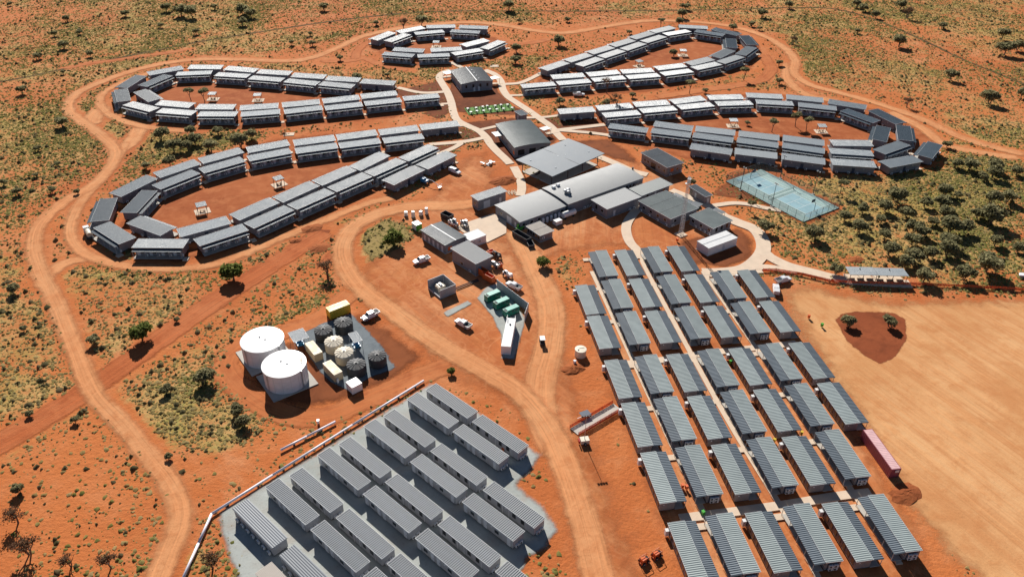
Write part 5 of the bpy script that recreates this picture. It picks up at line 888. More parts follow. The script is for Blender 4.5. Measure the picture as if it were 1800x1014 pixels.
for k, lab in (('shel1', 'grey roofed pump shelter behind the tan container'), ('shel2', 'narrow grey roofed pump shelter between the plastic tanks')):
    cx, cy, t, L, W, zz = BLD[k]; P = [('shelter_roof', ribroof(L, W, 2.95, 3.0, MT['roofv'], .22, .045), (0, 0, 0), 0, [('fascia', fascia(L, W, 2.95, 3.0, MT['trim'], .05, .14))])]
    for sx in (-1, 1):
        for sy in (-1, 1): P.append(('post', boxm_cache('post', MT['post'], .09, .09, 2.9), (sx * (L / 2 - .1), sy * (W / 2 - .1), 0)))
    pm = MB(); pm.tube((-.6, 0, .6), (.7, 0, .6), .28, None, 12); pm.box(0, 0, .15, 1.8, .8, .3); P.append(('pump', pm.mesh('pump', MT['blue']), (0, .5, .15))); P.append(('pump', pm.mesh('pump', MT['blue']), (0, -.7, .15)))
    thing('pump_shelter', P, (cx, cy, .1), t, lab, 'shelter')
# irrigation pipes
for pts, lab in zip(PIPE_LINES, ('long lilac white pipe along the gravel pad', 'short lilac white pipe behind the long one')):
    mb = MB(); sup = []
    for a, b in zip(pts[:-1], pts[1:]): mb.tube((*a, .55), (*b, .55), .28, None, 10)
    P = [('pipe_run', mb.mesh('pipe_run', MT['pipe'], smooth=True))]
    for a, b in zip(pts[:-1], pts[1:]):
        a_, b_ = Vector(a), Vector(b); n = max(1, int((b_ - a_).length / 5))
        for i in range(n):
            c = a_ + (b_ - a_) * (i + .5) / n; P.append(('support', boxm_cache('support', MT['base'], .35, .5, .5), (c.x, c.y, 0)))
    thing('pipeline', P, (0, 0, .05), 0, lab, 'pipe')
# ------------------------------------------------------------------ sports court
cx, cy, t, L, W, zz = BLD['court']
P = [('court_surface', boxm('court_surface', MT['courtg'], L, W, .30))]
for (x, y, sx, sy) in ((0, 8.3, 8.2, 13), (0, -8.3, 8.2, 13), (0, 15.9, 11, 1.9), (0, -15.9, 11, 1.9)): P.append(('court_panel', boxm_cache('court_panel', MT['courtb'], sx, sy, .006), (x, y, .30)))
def ln(x, y, sx, sy): P.append(('court_line', boxm_cache('court_line', MT['line'], sx, sy, .006), (x, y, .308)))
for yy in (8.3, -8.3):
    for s in (-1, 1): ln(s * 4.1, yy, .12, 13); ln(s * 5.5, yy, .12, 13); ln(0, yy + s * 6.5, 11.1, .12)
    ln(0, yy + 2.2, 8.2, .12); ln(0, yy - 2.2, 8.2, .12); ln(0, yy, .12, 4.4)
ln(0, 0, 15, .12)
for s in (-1, 1): ln(s * 7.6, 0, .12, 31)
net = MB(); net.box(0, 0, .75, 13, .03, .9)
P.append(('net', net.mesh('net', MT['mesh']), (0, 0, .3))); 
for s in (-1, 1): P.append(('net_post', boxm_cache('net_post', MT['base'], .1, .1, 1.1), (s * 6.5, 0, .3)))
thing('sports_court', P, (cx, cy, 0), t, 'pale teal sports court with white lines and mesh fence', 'court')
F = []; nx_, ny2 = 6, 10
for s in (-1, 1):
    for i in range(ny2 + 1): F.append(('post', boxm_cache('post', MT['base'], .08, .08, 3.2), (s * L / 2, -W / 2 + W * i / ny2, 0)))
    for i in range(1, nx_): F.append(('post', boxm_cache('post', MT['base'], .08, .08, 3.2), (-L / 2 + L * i / nx_, s * W / 2, 0)))
    F.append(('top_rail', boxm_cache('top_rail', MT['base'], .05, W, .05), (s * L / 2, 0, 3.15))); F.append(('top_rail', boxm_cache('top_rail', MT['base'], L, .05, .05), (0, s * W / 2, 3.15)))
    F.append(('mesh_panel', boxm_cache('mesh_panel', MT['mesh'], .02, W, 2.9), (s * L / 2, 0, .2))); F.append(('mesh_panel', boxm_cache('mesh_panel', MT['mesh'], L, .02, 2.9), (0, s * W / 2, .2)))
thing('court_fence', F, (cx, cy, 0), t, 'dark wire mesh fence round the sports court', 'fence')
FL = MB(); FL.box(0, -.15, 0, .45, .2, .4, 1); FLm = FL.mesh('floodlight', MT['base'], MT['lamp'])
ct, st_ = math.cos(t), math.sin(t)
for i, (x, y, lab) in enumerate(((-L / 2 - .6, 10, 'front side left'), (-L / 2 - .6, -4.5, 'front side right'), (L / 2 + .6, 9, 'back side left'), (L / 2 + .6, -6, 'back side right'))):
    wx, wy = cx + x * ct - y * st_, cy + x * st_ + y * ct; pm = MB(); pm.tube((0, 0, 0), (0, 0, 9.0), .12, .07, 8)
    thing('floodlight_pole', [('pole', pm.mesh('pole', MT['base'])), ('cross_arm', boxm_cache('cross_arm', MT['base'], 1.2, .1, .1), (0, 0, 8.9)), ('floodlight', FLm, (-.5, 0, 8.9)), ('floodlight', FLm, (.5, 0, 8.9)), ('footing', boxm_cache('footing', MT['slab'], .9, .9, .3))], (wx, wy, 0), t + math.pi / 2, 'court floodlight pole, ' + lab, 'light pole', 'court floodlight poles')
for s, lab in ((1, 'left end'), (-1, 'right end')):
    wx, wy = cx - (s * 14.5) * st_ , cy + (s * 14.5) * ct; pm = MB(); pm.tube((0, 0, 0), (0, 0, 3.0), .08, None, 8); pm.tube((0, 0, 3.0), (0, -s * 1.0, 3.2), .06, None, 8)
    rg = MB(); [rg.tube((.23 * math.cos(a), .23 * math.sin(a), 0), (.23 * math.cos(a + .7), .23 * math.sin(a + .7), 0), .02, None, 5) for a in np.arange(0, 6.28, .7)]
    thing('basketball_hoop', [('pole', pm.mesh('pole', MT['base'])), ('backboard', boxm_cache('backboard', MT['navy'], 1.8, .06, 1.1), (0, -s * 1.05, 2.8)), ('ring', rg.mesh('ring', MT['orange']), (0, -s * 1.35, 3.0))], (wx, wy, .3), t, 'basketball hoop at the %s of the court' % lab, 'hoop')
# ------------------------------------------------------------------ bus shelters
for k, lab in (('bus1', 'pale blue roofed bus shelter, left of the pair'), ('bus2', 'pale blue roofed bus shelter, right of the pair')):
    cx, cy, t, L, W, zz = BLD[k]; P = [('shelter_roof', ribroof(L, W, 2.9, 3.05, MT['roof'], .22, .045), (0, 0, 0), 0, [('vent', boxm_cache('vent', MT['base'], .2, .2, .4), (-.3, .9, 3.0))]), ('floor_slab', boxm_cache('floor_slab', MT['concrete'], L - .2, W + 1.0, .24), (0, -.4, 0))]
    for sx in (-1, 0, 1):
        for sy in (-1, 1): P.append(('post', boxm_cache('post', MT['dsteel'], .12, .12, 2.85), (sx * (L / 2 - .3), sy * (W / 2 - .3), 0)))
    for i in range(3): P.append(('bench', boxm_cache('bench', MT['timber'], 2.0, .5, .7), (-L / 3 + i * L / 3, -.6, .1)))
    thing('bus_shelter', P, (cx, cy, 0), t, lab, 'shelter', 'bus shelters at the parking edge')
# ------------------------------------------------------------------ gazebos in the loops
GL_ = ['gazebo near the tip of the lower left loop', 'gazebo in the middle of the lower left loop', 'left gazebo inside the upper left loop', 'right gazebo inside the upper left loop', 'gazebo inside the top round loop', 'right gazebo inside the upper right loop', 'left gazebo inside the upper right loop', 'left gazebo inside the right-hand loop', 'right gazebo inside the right-hand loop']
for (x, y), lab, rz in zip(GAZ[:9], GL_, (.5, .7, .0, .1, .0, .0, .6, .0, .0)):
    P = [('gazebo_roof', ribroof(3.4, 3.0, 2.9, 2.65, MT['roof'], .22, .045), (0, 0, 0), 0, []), ('floor_slab', boxm_cache('floor_slab', MT['concrete'], 5.0, 4.0, .14))]
    for sx in (-1, 1):
        for sy in (-1, 1): P.append(('post', boxm_cache('post', MT['dsteel'], .14, .14, 2.65), (sx * 1.45, sy * 1.2, 0)))
    tb = MB(); tb.box(0, 0, .72, 1.8, .8, .07); tb.box(0, .75, .43, 1.8, .3, .06); tb.box(0, -.75, .43, 1.8, .3, .06); tb.box(-.6, 0, .35, .1, 1.4, .7); tb.box(.6, 0, .35, .1, 1.4, .7)
    thing('gazebo', P, (x, y, 0), rz, 'slim grey ' + lab, 'gazebo', 'gazebos in the loops')
    o = ob('picnic_table', tb.mesh('picnic_table', MT['timber']), None, (x, y, .14), rz); tag(o, 'timber picnic table under the ' + lab, 'picnic table', 'picnic tables under the gazebos')
# ------------------------------------------------------------------ lawn with tables
cx, cy, t, L, W, zz = BLD['lawn']; c_, s_ = math.cos(t), math.sin(t)
mb = MB(); mb.box(0, 0, .15, L, W, .10); tag(ob('lawn', mb.mesh('lawn', MT['turf']), None, (cx, cy, .05), t), 'bright green artificial lawn set with tables', kind='structure')
wt = MB(); wt.lathe([(.55, .72), (.55, .78), (.02, .79)], 16); wl = MB(); wl.tube((0, 0, 0), (0, 0, .72), .06, None, 8); wl.tube((0, 0, 0), (0, 0, .04), .4, None, 12)
wtm, wlm = wt.mesh('table_top', MT['white']), wl.mesh('pedestal', MT['base'])
chm = MB(); chm.box(0, 0, .44, .46, .46, .05); chm.box(0, .22, .72, .46, .05, .5)
for sx in (-1, 1):
    for sy in (-1, 1): chm.box(sx * .2, sy * .2, .21, .05, .05, .42)
chm = chm.mesh('chair', MT['base'])
k = 0
for i in range(7):
    for j in range(2):
        x = -9.0 + i * 3.0 + (rt.random() - .5); y = -2.2 + j * 4.0 + (rt.random() - .5) * 1.2; wx, wy = cx + x * c_ - y * s_, cy + x * s_ + y * c_
        lab = '%s from left in %s row on the green lawn' % (ORD[i], 'front' if j == 0 else 'back')
        thing('round_table', [('table_top', wtm), ('pedestal', wlm)], (wx, wy, .25), 0, 'white round table, ' + lab, 'table', 'tables on the lawn')
        for a in range(3):
            aa = rt.random() * .6 + a * 2.1 + .3; tag(ob('chair', chm, None, (wx + .95 * math.cos(aa), wy + .95 * math.sin(aa), .25), aa - math.pi / 2), '%s black chair at %s lawn table from left, %s row' % (('right-hand', 'left-hand', 'front')[a], ORD[i], 'front' if j == 0 else 'back'), 'chair', 'chairs on the lawn')
# ------------------------------------------------------------------ lattice mast
x, y = POS['latt']; H_ = 21.0; lg = []
def lw(z_): return .55 - .33 * z_ / H_
P = [('concrete_pad', boxm('concrete_pad', MT['concrete'], 3.0, 3.0, .35))]
for sx in (-1, 1):
    for sy in (-1, 1):
        mb = MB(); mb.tube((sx * lw(0), sy * lw(0), .3), (sx * lw(H_), sy * lw(H_), H_), .06, .05, 6); P.append(('leg', mb.mesh('leg', MT['steel'])))
for k in range(4):
    mb = MB(); a = k * math.pi / 2
    for i in range(20):
        z0_, z1_ = .3 + i * (H_ - .3) / 20, .3 + (i + 1) * (H_ - .3) / 20; s = 1 if i % 2 else -1
        def pt(u, z_): w2 = lw(z_); return (u * w2 * math.cos(a) - w2 * math.sin(a), u * w2 * math.sin(a) + w2 * math.cos(a), z_)
        mb.tube(pt(-s, z0_), pt(s, z1_), .035, None, 5); mb.tube(pt(-1, z1_), pt(1, z1_), .03, None, 5)
    P.append(('bracing', mb.mesh('bracing', MT['steel'])))
for a, z_ in ((.3, 19.5), (2.4, 18.3), (4.4, 20.3)):
    mb = MB(); mb.lathe([(.05, 0), (.45, .12), (.5, .3)], 14); o = mb.mesh('dish_antenna', MT['white']); P.append(('dish_antenna', o, (.5 * math.cos(a), .5 * math.sin(a), z_)))
for a in (1.2, 3.3, 5.3): P.append(('panel_antenna', boxm_cache('panel_antenna', MT['white'], .3, .15, 1.8), (.55 * math.cos(a), .55 * math.sin(a), 18.6), a + math.pi / 2))
thing('lattice_mast', P, (x, y, 0), .6, 'tall steel lattice radio mast on a concrete pad', 'mast')
# ------------------------------------------------------------------ vehicles
WH = MB(); WH.tube((0, -.13, 0), (0, .13, 0), .38, None, 16); WHt = WH.mesh('tyre', MT['black']); WR = MB(); WR.tube((0, -.14, 0), (0, .14, 0), .22, None, 12); WHr = WR.mesh('rim', MT['steel'])
def wheel(x, y, z=.38): return ('wheel', WHt, (x, y, z), 0, [('rim', WHr)])
def lofted(secs, mat, name):
    """secs: (x, half width bottom, half width top, z0, z1)"""
    mb = MB(); vs = []
    for x, wb, wt_, z0, z1 in secs:
        zm = z0 + (z1 - z0) * .6; vs += [(x, -wb, z0), (x, -wb * 1.0, zm), (x, -wt_, z1), (x, wt_, z1), (x, wb, zm), (x, wb, z0)]
    n = 6; fs = [(k * n + i, (k + 1) * n + i, (k + 1) * n + (i + 1) % n, k * n + (i + 1) % n) for k in range(len(secs) - 1) for i in range(n)]
    fs += [tuple(range(n)), tuple(range(len(secs) * n - 1, (len(secs) - 1) * n - 1, -1))]; mb.add(vs, fs); return mb.mesh(name, mat)
UB = lofted([(-2.6, .90, .88, .45, 1.02), (-1.0, .92, .90, .42, 1.05), (.9, .93, .90, .42, 1.08), (1.75, .92, .86, .42, 1.04), (2.45, .88, .78, .45, .92), (2.62, .78, .68, .5, .80)], MT['carwhite'], 'body')
UC = lofted([(-.95, .84, .66, 1.05, 1.50), (-.75, .85, .66, 1.05, 1.78), (.55, .85, .66, 1.05, 1.78), (1.35, .84, .62, 1.05, 1.12)], MT['carwhite'], 'cabin')
def gl(name, vs): mb = MB(); mb.add(vs, [(0, 1, 2, 3)]); return mb.mesh(name, MT['glass'])
UW = gl('windscreen', [(1.32, -.68, 1.14), (1.32, .68, 1.14), (.60, .60, 1.76), (.60, -.60, 1.76)])
UR = gl('rear_window', [(-.985, .62, 1.18), (-.985, -.62, 1.18), (-.80, -.55, 1.68), (-.80, .55, 1.68)])
def sidew(s): return gl('side_window', [(-.72, s * .845, 1.2), (.88, s * .845, 1.2), (.5, s * .70, 1.70), (-.68, s * .70, 1.70)][::s])
UT = MB(); UT.box(-1.8, 0, 1.06, 1.75, 1.62, .10, 0); UTf = UT.mesh('tray_floor', MT['base'])
UTS = MB(); [UTS.box(-1.8, s * .90, 1.18, 1.8, .06, .34) for s in (-1, 1)]; UTS.box(-2.69, 0, 1.18, .06, 1.86, .34); UTS.box(-.98, 0, 1.35, .06, 1.5, .66); UTs = UTS.mesh('tray_sides', MT['carwhite'])
UTA = MB(); [UTA.box(-1.8, s * .94, 1.14, 1.9, .05, .26) for s in (-1, 1)]; UTA.box(-2.74, 0, 1.14, .05, 1.93, .26); UTA.box(-1.0, 0, 1.45, .07, 1.7, .8); UTa = UTA.mesh('tray_sides', MT['steel'])
SWM = {s: sidew(s) for s in (-1, 1)}
def ute(loc, rz, label, alloy=False, canopy=False):
    P = [('body', UB), ('cabin', UC, (0, 0, 0), 0, [('windscreen', UW), ('rear_window', UR), ('side_window', SWM[1]), ('side_window', SWM[-1])])]
    if canopy: P.append(('canopy', lofted([(-2.6, .86, .72, 1.03, 1.62), (-1.0, .86, .72, 1.05, 1.76)], MT['carwhite'], 'canopy')))
    else: P += [('tray', UTf, (0, 0, 0), 0, [('tray_sides', UTa if alloy else UTs)])]
    P += [wheel(a, b) for a in (-1.6, 1.6) for b in (-.82, .82)]
    P += [('headlight', boxm_cache('headlight', MT['lamp'], .08, .3, .16), (2.54, s * .62, .72)) for s in (-1, 1)] + [('tail_light', boxm_cache('tail_light', MT['redlens'], .06, .14, .24), (-2.66, s * .82, .72)) for s in (-1, 1)]
    return thing('utility_vehicle', P, loc, rz, label, 'ute', 'white utility vehicles')
VL = ['white ute parked beside the blue boom lift', 'white ute with an open tray left of the tall workshop', 'white ute in front of the transformer enclosure', 'white ute behind the generator screen wall', 'white tray ute parked beside the yellow container', 'white ute with open tray at the edge of the parking sand', 'small white car behind the ute at the parking edge', 'white ute behind the shrubs below the upper right loop', 'white van at the right edge of the picture']
for i, ((x, y, a, _), lab) in enumerate(zip(VEH, VL)):
    if i == 8: x += 1.0
    ute((x, y, .13), a, lab, alloy=i in (1, 2, 4), canopy=i in (0, 6, 8))
# buggy
x, y = POS['cart']; bd = MB(); bd.box(0, 0, .55, 2.4, 1.2, .35); bd.box(.95, 0, .85, .45, 1.15, .4); rf = MB(); rf.box(-.2, 0, 1.95, 1.9, 1.35, .07)
thing('buggy', [('body', bd.mesh('body', MT['base'])), ('roof', rf.mesh('roof', MT['white'])), ('seat', boxm('seat', MT['black'], .5, 1.1, .5), (-.3, 0, .7))] + [('roof_post', boxm_cache('roof_post', MT['base'], .05, .05, 1.3), (sx, sy, .7)) for sx in (-1.0, .6) for sy in (-.55, .55)] + [('wheel', WHt, (sx, sy, .3), 0, [('rim', WHr)]) for sx in (-.8, .8) for sy in (-.55, .55)], (x, y, .12), math.radians(95), 'small white-roofed buggy on the worn dirt lane', 'buggy')
# machines
def telehandler(loc, rz, mat, label, arm=True, box=None):
    b_ = MB(); b_.box(0, 0, .95, 3.2, 1.3, .7); b_.box(-1.2, 0, 1.4, .9, 1.2, .4); cb = MB(); cb.box(.1, .55, 1.75, 1.3, .8, 1.1, top=.85); bw = MB(); bw.box(.1, .55, 1.8, 1.22, .83, .7, top=.88)
    P = [('chassis', b_.mesh('chassis', mat)), ('cab', cb.mesh('cab', mat), (0, 0, 0), 0, [('cab_window', bw.mesh('cab_window', MT['glass']))])]
    if arm:
        am = MB(); am.tube((-1.6, -.35, 1.9), (2.6, -.35, 1.0), .17, .14, 6); P.append(('boom', am.mesh('boom', MT['base']), (0, 0, 0), 0, [('fork', boxm_cache('fork', MT['base'], 1.2, .14, .08), (3.0, -.6, .5)), ('fork', boxm_cache('fork', MT['base'], 1.2, .14, .08), (3.0, -.1, .5))]))
    P += [('wheel', WHt, (sx, sy, .38), 0, [('rim', WHr)]) for sx in (-1.15, 1.15) for sy in (-.75, .75)]
    thing('telehandler', P, loc, rz, label, 'machine', 'yard machines')
def px1(p): return p
MACH = POS2
telehandler((*MACH['t1'], .15), -.6, MT['white'], 'white telehandler beside the slate workshop'); telehandler((*MACH['t2'], .28), -1.0, MT['steel'], 'grey telehandler on the edge of the concrete apron')
telehandler((*MACH['t3'], .13), 2.2, MT['base'], 'dark machine right of the tall workshop'); telehandler((*MACH['t4'], .13), 2.4, MT['steel'], 'grey machine beside the orange bins'); telehandler((*MACH['t5'], .13), 2.3, MT['white'], 'white and dark machine behind the screen wall', False)
telehandler((*MACH['green'], .2), 1.0, MT['lime'], 'lime green forklift at the kitchen corner', False)
# boom lift
bl = MB(); bl.box(0, 0, .9, 2.6, 1.7, .8); bl.box(-.6, 0, 1.5, 1.6, 1.3, .7); am = MB(); am.tube((-.8, 0, 1.9), (3.6, 0, 2.0), .16, .12, 6); am.tube((3.6, 0, 2.0), (6.6, 0, .9), .13, .09, 6); bk = MB()
for sx in (-.5, .5):
    for sy in (-.8, .8): bk.tube((sx, sy, 0), (sx, sy, 1.1), .03, None, 5)
for z_ in (.05, .55, 1.1):
    for s in (-1, 1): bk.tube((-.5, s * .8, z_), (.5, s * .8, z_), .03, None, 5); bk.tube((s * .5, -.8, z_), (s * .5, .8, z_), .03, None, 5)
bk.box(0, 0, .04, 1.0, 1.6, .06)
thing('boom_lift', [('chassis', bl.mesh('chassis', MT['blue'])), ('boom', am.mesh('boom', MT['white'])), ('basket', bk.mesh('basket', MT['steel']), (7.0, 0, .4))] + [('wheel', WHt, (sx, sy, .38), 0, [('rim', WHr)]) for sx in (-1, 1) for sy in (-.9, .9)], (*MACH['boom'], .1), -.62, 'blue boom lift with its arm lowered beside the end cabins', 'boom lift')
# water cart at the loop tip
wc = MB(); wc.tube((-1.8, 0, 1.5), (1.5, 0, 1.5), .85, None, 14); cb = MB(); cb.box(2.9, 0, 1.5, 1.6, 1.9, 1.9, top=.9); ch = MB(); ch.box(.4, 0, .7, 6.2, 1.6, .25)
thing('water_truck', [('tank', wc.mesh('tank', MT['cream'])), ('cab', cb.mesh('cab', MT['white']), (0, 0, 0), 0, [('windscreen', boxm('windscreen', MT['glass'], .06, 1.6, .8), (3.7, 0, 1.55))]), ('chassis', ch.mesh('chassis', MT['base']))] + [('wheel', WHt, (sx, sy, .42), 0, [('rim', WHr)]) for sx in (-1.6, -.6, 2.7) for sy in (-.9, .9)], (*MACH['truck'], .1), 2.2, 'white and cream water truck at the tip of the lower left loop', 'truck')
# skips, bins, boxes
def skip(loc, rz, mat, label, L=3.0, W=1.7, H=1.4, grp='skip bins'):
    ob_ = MB(); ob_.box(0, 0, H / 2 + .1, L, .1, H, top=1.12); 
    b_ = MB(); b_.box(0, W / 2, H / 2 + .1, L, .1, H); b_.box(0, -W / 2, H / 2 + .1, L, .1, H); b_.box(L / 2 - .05, 0, H / 2 + .1, .1, W - .1, H); b_.box(-L / 2 + .05, 0, H / 2 + .1, .1, W - .1, H); b_.box(0, 0, .14, L - .2, W - .1, .08)
    r_ = MB()
    for i in range(5):
        for s in (-1, 1): r_.box(-L / 2 + .3 + i * (L - .6) / 4, s * (W / 2 + .09), H / 2 + .1, .12, .08, H - .1)
    P = [('bin_body', b_.mesh('bin_body', mat)), ('side_rib', r_.mesh('side_rib', mat)), ('rim_bar', boxm_cache('rim_bar', mat, L + .1, .12, .1), (0, W / 2 + .05, H + .06)), ('rim_bar', boxm_cache('rim_bar', mat, L + .1, .12, .1), (0, -W / 2 - .05, H + .06))]
    thing('skip_bin', P, loc, rz, label, 'skip bin', grp)
skip((*MACH['o1'], .1), 2.38, MT['orange'], 'orange skip bin against the tall workshop end', 4.0, 1.3, 2.2); skip((*MACH['o2'], .1), 2.38, MT['orange'], 'orange skip bin next to the screen wall', 4.0, 1.3, 2.0)
skip((*MACH['o3'], .1), .6, MT['orange'], 'small orange bin right of the tall workshop', 1.8, 1.3, 1.2); skip((*MACH['o4'], .1), .6, MT['orange'], 'small orange bin below the grey machine', 1.5, 1.2, 1.2)
skip((*MACH['bk1'], .1), -.7, MT['base'], 'black skip bin behind the slate workshop', 4.0, 2.2, 1.6); skip((*MACH['bk2'], .1), -.85, MT['base'], 'long black bin beside the beige portable office', 7.0, 2.0, 1.5); skip((*MACH['bk3'], .1), -1.3, MT['base'], 'dark ramp bin below the long black bin', 3.5, 1.8, 1.0)
gc = MB(); gc.box(0, 0, 1.1, 2.2, 2.6, 2.0); gt = MB(); gt.box(0, 0, 2.15, 2.3, 2.7, .12)
thing('green_container', [('body', gc.mesh('body', MT['lime'])), ('lid', gt.mesh('lid', MT['white'])), ('side_panel', boxm('side_panel', MT['wallw'], .06, 2.4, 1.8), (-1.14, 0, .2))], (*MACH['gr'], .1), .7, 'white and green bin container left of the slate workshop', 'container')
def crate(loc, rz, label, stack):
    P = [('pallet', boxm_cache('pallet', MT['timber'], 1.3, 1.1, .15))]
    for i in range(stack): P.append(('carton', boxm_cache('carton', MT['white'], 1.1 - .1 * i, .9, .7), (0, 0, .16 + i * .72)))
    thing('pallet_stack', P, loc, rz, label, 'pallet', 'pallets of goods in the service yard')
for i, (q, lab) in enumerate((('p1', 'leftmost'), ('p2', 'second from left'), ('p3', 'third from left'), ('p4', 'rightmost'))): crate((*MACH[q], .1), .5 * i, 'white cartons on a pallet above the green bin, ' + lab + ' of the cluster', 2 + i % 2)
# lpg cylinders and tanks at the kitchen
cy_ = MB(); cy_.lathe([(.48, 0), (.5, .1), (.5, 1.75), (.3, 2.0), (.12, 2.05), (.12, 2.2)], 16); cym = cy_.mesh('shell', MT['wallw'], smooth=True)
for i in range(5):
    a, b = Vector(MACH['g0']), Vector(MACH['g1']); p = a + (b - a) * i / 4
    thing('gas_cylinder', [('shell', cym), ('valve_guard', boxm_cache('valve_guard', MT['steel'], .22, .22, .2), (0, 0, 2.1))], (p.x, p.y, .1), 0, 'white gas cylinder against the kitchen wall, %s from left' % ORD[i], 'gas cylinder', 'gas cylinders at the kitchen')
ft = MB(); ft.tube((-2.6, 0, 1.5), (2.6, 0, 1.5), 1.0, None, 16); fe = MB(); fe.box(-1.8, 0, .4, .3, 1.6, .8); fe.box(1.8, 0, .4, .3, 1.6, .8); 
thing('storage_tank', [('shell', ft.mesh('shell', MT['white'])), ('saddle', fe.mesh('saddle', MT['base'])), ('walkway', boxm('walkway', MT['steel'], 4.2, .5, .08), (0, 0, 2.5))], (*MACH['ws'], .1), TH0, 'white horizontal tank beside the kitchen', 'tank')
wb = MB(); wb.box(0, 0, .9, 2.6, 1.9, 1.5); thing('equipment_box', [('body', wb.mesh('body', MT['white'])), ('skid', boxm('skid', MT['base'], 2.7, 2.0, .2)), ('hatch', boxm('hatch', MT['trim'], 1.0, .05, 1.0), (.4, -.98, .4))], (*MACH['wx'], .1), TH0, 'small white equipment box in front of the gas cylinders', 'box')
# light tower and solar trailer, barrier ramp
x, y = POS['lighttower']; b_ = MB(); b_.box(0, 0, .8, 2.0, 1.5, 1.0); pm = MB(); pm.tube((0, 0, 1.2), (0, 0, 8.2), .08, .05, 8); hd = MB(); hd.box(0, 0, 8.2, 2.2, .12, .12)
thing('lighting_tower', [('trailer_body', b_.mesh('trailer_body', MT['cream'])), ('mast', pm.mesh('mast', MT['steel'])), ('cross_arm', hd.mesh('cross_arm', MT['steel']))] + [('lamp_head', boxm_cache('lamp_head', MT['base'], .45, .25, .4), (-.9 + .6 * i, 0, 8.0)) for i in range(4)] + [('wheel', WHt, (0, s * .85, .38), 0, [('rim', WHr)]) for s in (-1, 1)] + [('end_panel', boxm('end_panel', MT['redlens'], .3, 1.0, .8), (-1.3, 0, .4))], (x, y, .1), .2, 'cream mobile lighting tower with a tall mast beside the barrier ramp', 'light tower')
x, y = POS['solar']; sp = MB(); sp.box(0, 0, 0, 2.4, 1.7, .06); o = thing('solar_trailer', [('solar_panel', sp.mesh('solar_panel', MT['navy']), (0, 0, 1.1)), ('stand', boxm('stand', MT['steel'], .12, .12, 1.1)), ('drawbar', boxm('drawbar', MT['white'], 4.2, .12, .12), (0, 0, .3))], (x, y, .08), .5, 'dark solar panel trailer above the barrier ramp', 'solar trailer')
rp = MACH['ramp']; a, b = Vector(rp[0]), Vector(rp[1]); d = b - a; ang = math.atan2(d.y, d.x); mid = (a + b) / 2
ang2 = ang; hw = 1.5
tag(ob('gravel_ramp', (lambda m2: (m2.box(0, 0, .12, d.length, 2.6, .12), m2)[1])(MB()).mesh('gravel_ramp', MT['slab']), None, (mid.x, mid.y, .06), ang), 'grey gravel ramp between the orange barriers', kind='structure')
def barrier(a, b, label, h=1.0):
    a, b = Vector(a), Vector(b); d = b - a; n = max(1, int(d.length / 3)); P = [('mesh_panel', (lambda m2: (m2.box(0, 0, h / 2 + .05, d.length, .02, h), m2)[1])(MB()).mesh('mesh_panel', MT['omesh']))]
    for i in range(n + 1): P.append(('picket', boxm_cache('picket', MT['dsteel'], .05, .05, h + .2), (-d.length / 2 + d.length * i / n, 0, 0)))
    m = (a + b) / 2; thing('barrier_fence', P, (m.x, m.y, .1), math.atan2(d.y, d.x), label, 'barrier', 'orange mesh barriers')
nrm = Vector((-d.y, d.x)).normalized() * hw
barrier(a + nrm, b + nrm, 'orange mesh barrier on the upper side of the gravel ramp'); barrier(a - nrm, b - nrm, 'orange mesh barrier on the lower side of the gravel ramp')
for i, (p, q) in enumerate(zip(MACH['bar'][:-1], MACH['bar'][1:])): barrier(p, q, 'orange mesh barrier along the parking edge, %s stretch from left' % ORD[i])
# orange pumps at the bottom
for k, lab in (('orange1', 'orange pump skid at the bottom edge, left of the pair'), ('orange2', 'orange pump skid at the bottom edge, right of the pair')):
    x, y = POS[k]; b_ = MB(); b_.box(0, 0, .35, 2.0, 1.1, .2); en = MB(); en.box(-.2, 0, .85, 1.1, .8, .8); fr = MB()
    for sx in (-.9, .9):
        for sy in (-.5, .5): fr.tube((sx, sy, .4), (sx, sy, 1.6), .05, None, 6)
    for s in (-1, 1): fr.tube((-.9, s * .5, 1.6), (.9, s * .5, 1.6), .05, None, 6); fr.tube((s * .9, -.5, 1.6), (s * .9, .5, 1.6), .05, None, 6)
    thing('pump_skid', [('base_frame', b_.mesh('base_frame', MT['orange'])), ('engine', en.mesh('engine', MT['orange'])), ('roll_frame', fr.mesh('roll_frame', MT['orange'])), ('hose_drum', boxm_cache('hose_drum', MT['black'], .5, .7, .6), (.65, 0, .45))] + [('wheel', WHt, (sx, s * .65, .38), 0, [('rim', WHr)]) for sx in (-.6, .6) for s in (-1, 1)], (x, y, .08), .6, lab, 'pump')

# ------------------------------------------------------------------ loose yard things
def mound(name, loc, r, h, mat, label, seed):
    r_ = np.random.default_rng(seed); mb = MB(); n = 18; rings = [(1, 0), (.8, .35), (.5, .75), (.2, .97)]; vs = []
    for q, z_ in rings:
        for i in range(n): a = 2 * math.pi * i / n; k = r * q * (.85 + .3 * r_.random()); vs.append((k * math.cos(a), k * .7 * math.sin(a), h * z_ * (.85 + .3 * r_.random())))
    fs = [(k * n + i, k * n + (i + 1) % n, (k + 1) * n + (i + 1) % n, (k + 1) * n + i) for k in range(3) for i in range(n)] + [tuple(range(3 * n, 4 * n))]
    mb.add(vs, fs); return tag(ob(name, mb.mesh(name, mat), None, loc, .5), label, 'mound')
mound('soil_mound', (*POS2['m1'], .02), 5.5, 1.0, MT['spoil'], 'red soil mound left of the big canopy', 2)
mound('soil_mound', (*POS2['m2'], .02), 3.0, .7, MT['spoil'], 'low soil mound behind the bus shelters', 3)
mound('soil_mound', (*POS2['m3'], .02), 3.2, .7, MT['spoil'], 'dark spoil heap beside the small cream tank', 4)
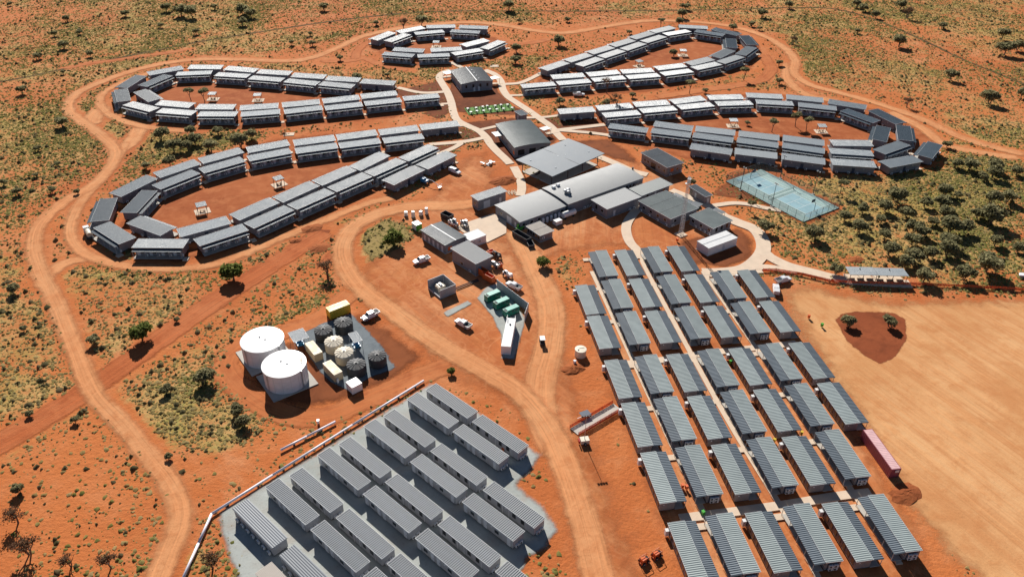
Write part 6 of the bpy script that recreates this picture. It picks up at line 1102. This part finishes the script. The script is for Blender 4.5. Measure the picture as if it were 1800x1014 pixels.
mound('soil_mound', (*POS2['m4'], .02), 4.0, .45, MT['spoil'], 'spoil heap right of the front cabin row', 6)
P = []
for i in range(14): P.append(('sheet_scrap', boxm_cache('sheet_scrap', (MT['white'], MT['steel'], MT['timber'])[i % 3], (1.4, .9, 2.2)[i % 3], (.8, .5, .15)[i % 3], .18), (rt.uniform(-2.5, 2.5), rt.uniform(-1.5, 1.5), .06 + .07 * i), rt.random() * 3))
thing('debris_pile', P, (*POS2['debris'], .02), .2, 'pile of pale scrap sheets beside the path left of the canopy', 'debris')
P = [('plank', boxm_cache('plank', MT['timber'], 3.0, .25, .06), (rt.uniform(-.8, .8), -1.5 + .4 * i, .1 + .05 * (i % 3)), rt.uniform(-.3, .3)) for i in range(8)]
thing('timber_stack', P, (*POS2['timber'], .02), 1.9, 'scattered pale planks between the shed and the path', 'timber')
for k, lab in (('pad1', 'bare concrete pad beside the upper right loop track'), ('pad2', 'concrete pad with gravel edge between the two left loops')):
    mb = MB(); mb.box(0, 0, .12, 4.2, 3.0, .24); tag(ob('concrete_pad', mb.mesh('concrete_pad', MT['concrete']), None, (*POS2[k], 0), .1), lab, 'pad')
for i, (a, b) in enumerate((POS2['duct1'], POS2['duct2'])):
    mb = MB(); mb.tube((*a, .3), (*b, .3), .16, None, 8); tag(ob('cable_duct', mb.mesh('cable_duct', MT['base'])), 'dark cable duct from the transformer enclosure, %s of the two' % ('upper' if i == 0 else 'lower'), 'duct')

mound('soil_mound', (*POS2['m5'], .02), 4.0, .6, MT['spoil'], 'spoil bank on the upper side of the dug pit', 8)
mound('soil_mound', (*POS2['m6'], .02), 4.0, .5, MT['spoil'], 'spoil bank on the lower side of the dug pit', 9)
mound('soil_mound', (*POS2['m7'], .02), 2.2, .5, MT['spoil'], 'small spoil heap at the left end of the dug pit', 10)
BW = ['beside the middle walkway near the sixth row', 'next to the other bin near the sixth row', 'on the path above the cabin grid', 'on the cross walk after the third row', 'behind the long dining hall', 'at the right end of the third row', 'below the right end of the third row', 'left of the third row', 'near the right walkway in the fifth row', 'at the end of the right walkway fifth row', 'at the corner of the gravel pad', 'near the short lilac pipe', 'on the cross walk after the sixth row', 'beside the small cream tank']
bb = MB(); bb.box(0, 0, .55, .5, .55, .9, top=1.15); bl_ = MB(); bl_.box(0, 0, 1.04, .62, .68, .08)
for i, (p, w_) in enumerate(zip(POS2['bins'], BW)):
    mt = (MT['orange'], MT['orange'], MT['orange'], MT['lime'], MT['base'], MT['orange'], MT['lime'], MT['base'], MT['yellow'], MT['yellow'], MT['orange'], MT['white'], MT['lime'], MT['white'])[i]; cn = {'orange_paint': 'orange', 'lime_green_paint': 'green', 'dark_steel': 'dark', 'yellow_container_paint': 'yellow', 'white_paint': 'white'}[mt.name]
    thing('wheelie_bin', [('bin_body', bb.mesh('bin_body', mt)), ('lid', bl_.mesh('lid', mt)), ('handle', boxm_cache('handle', MT['base'], .5, .05, .05), (0, .36, .98))], (*p, .2), .3 * i, 'small %s wheelie bin %s' % (cn, w_), 'bin', 'wheelie bins')
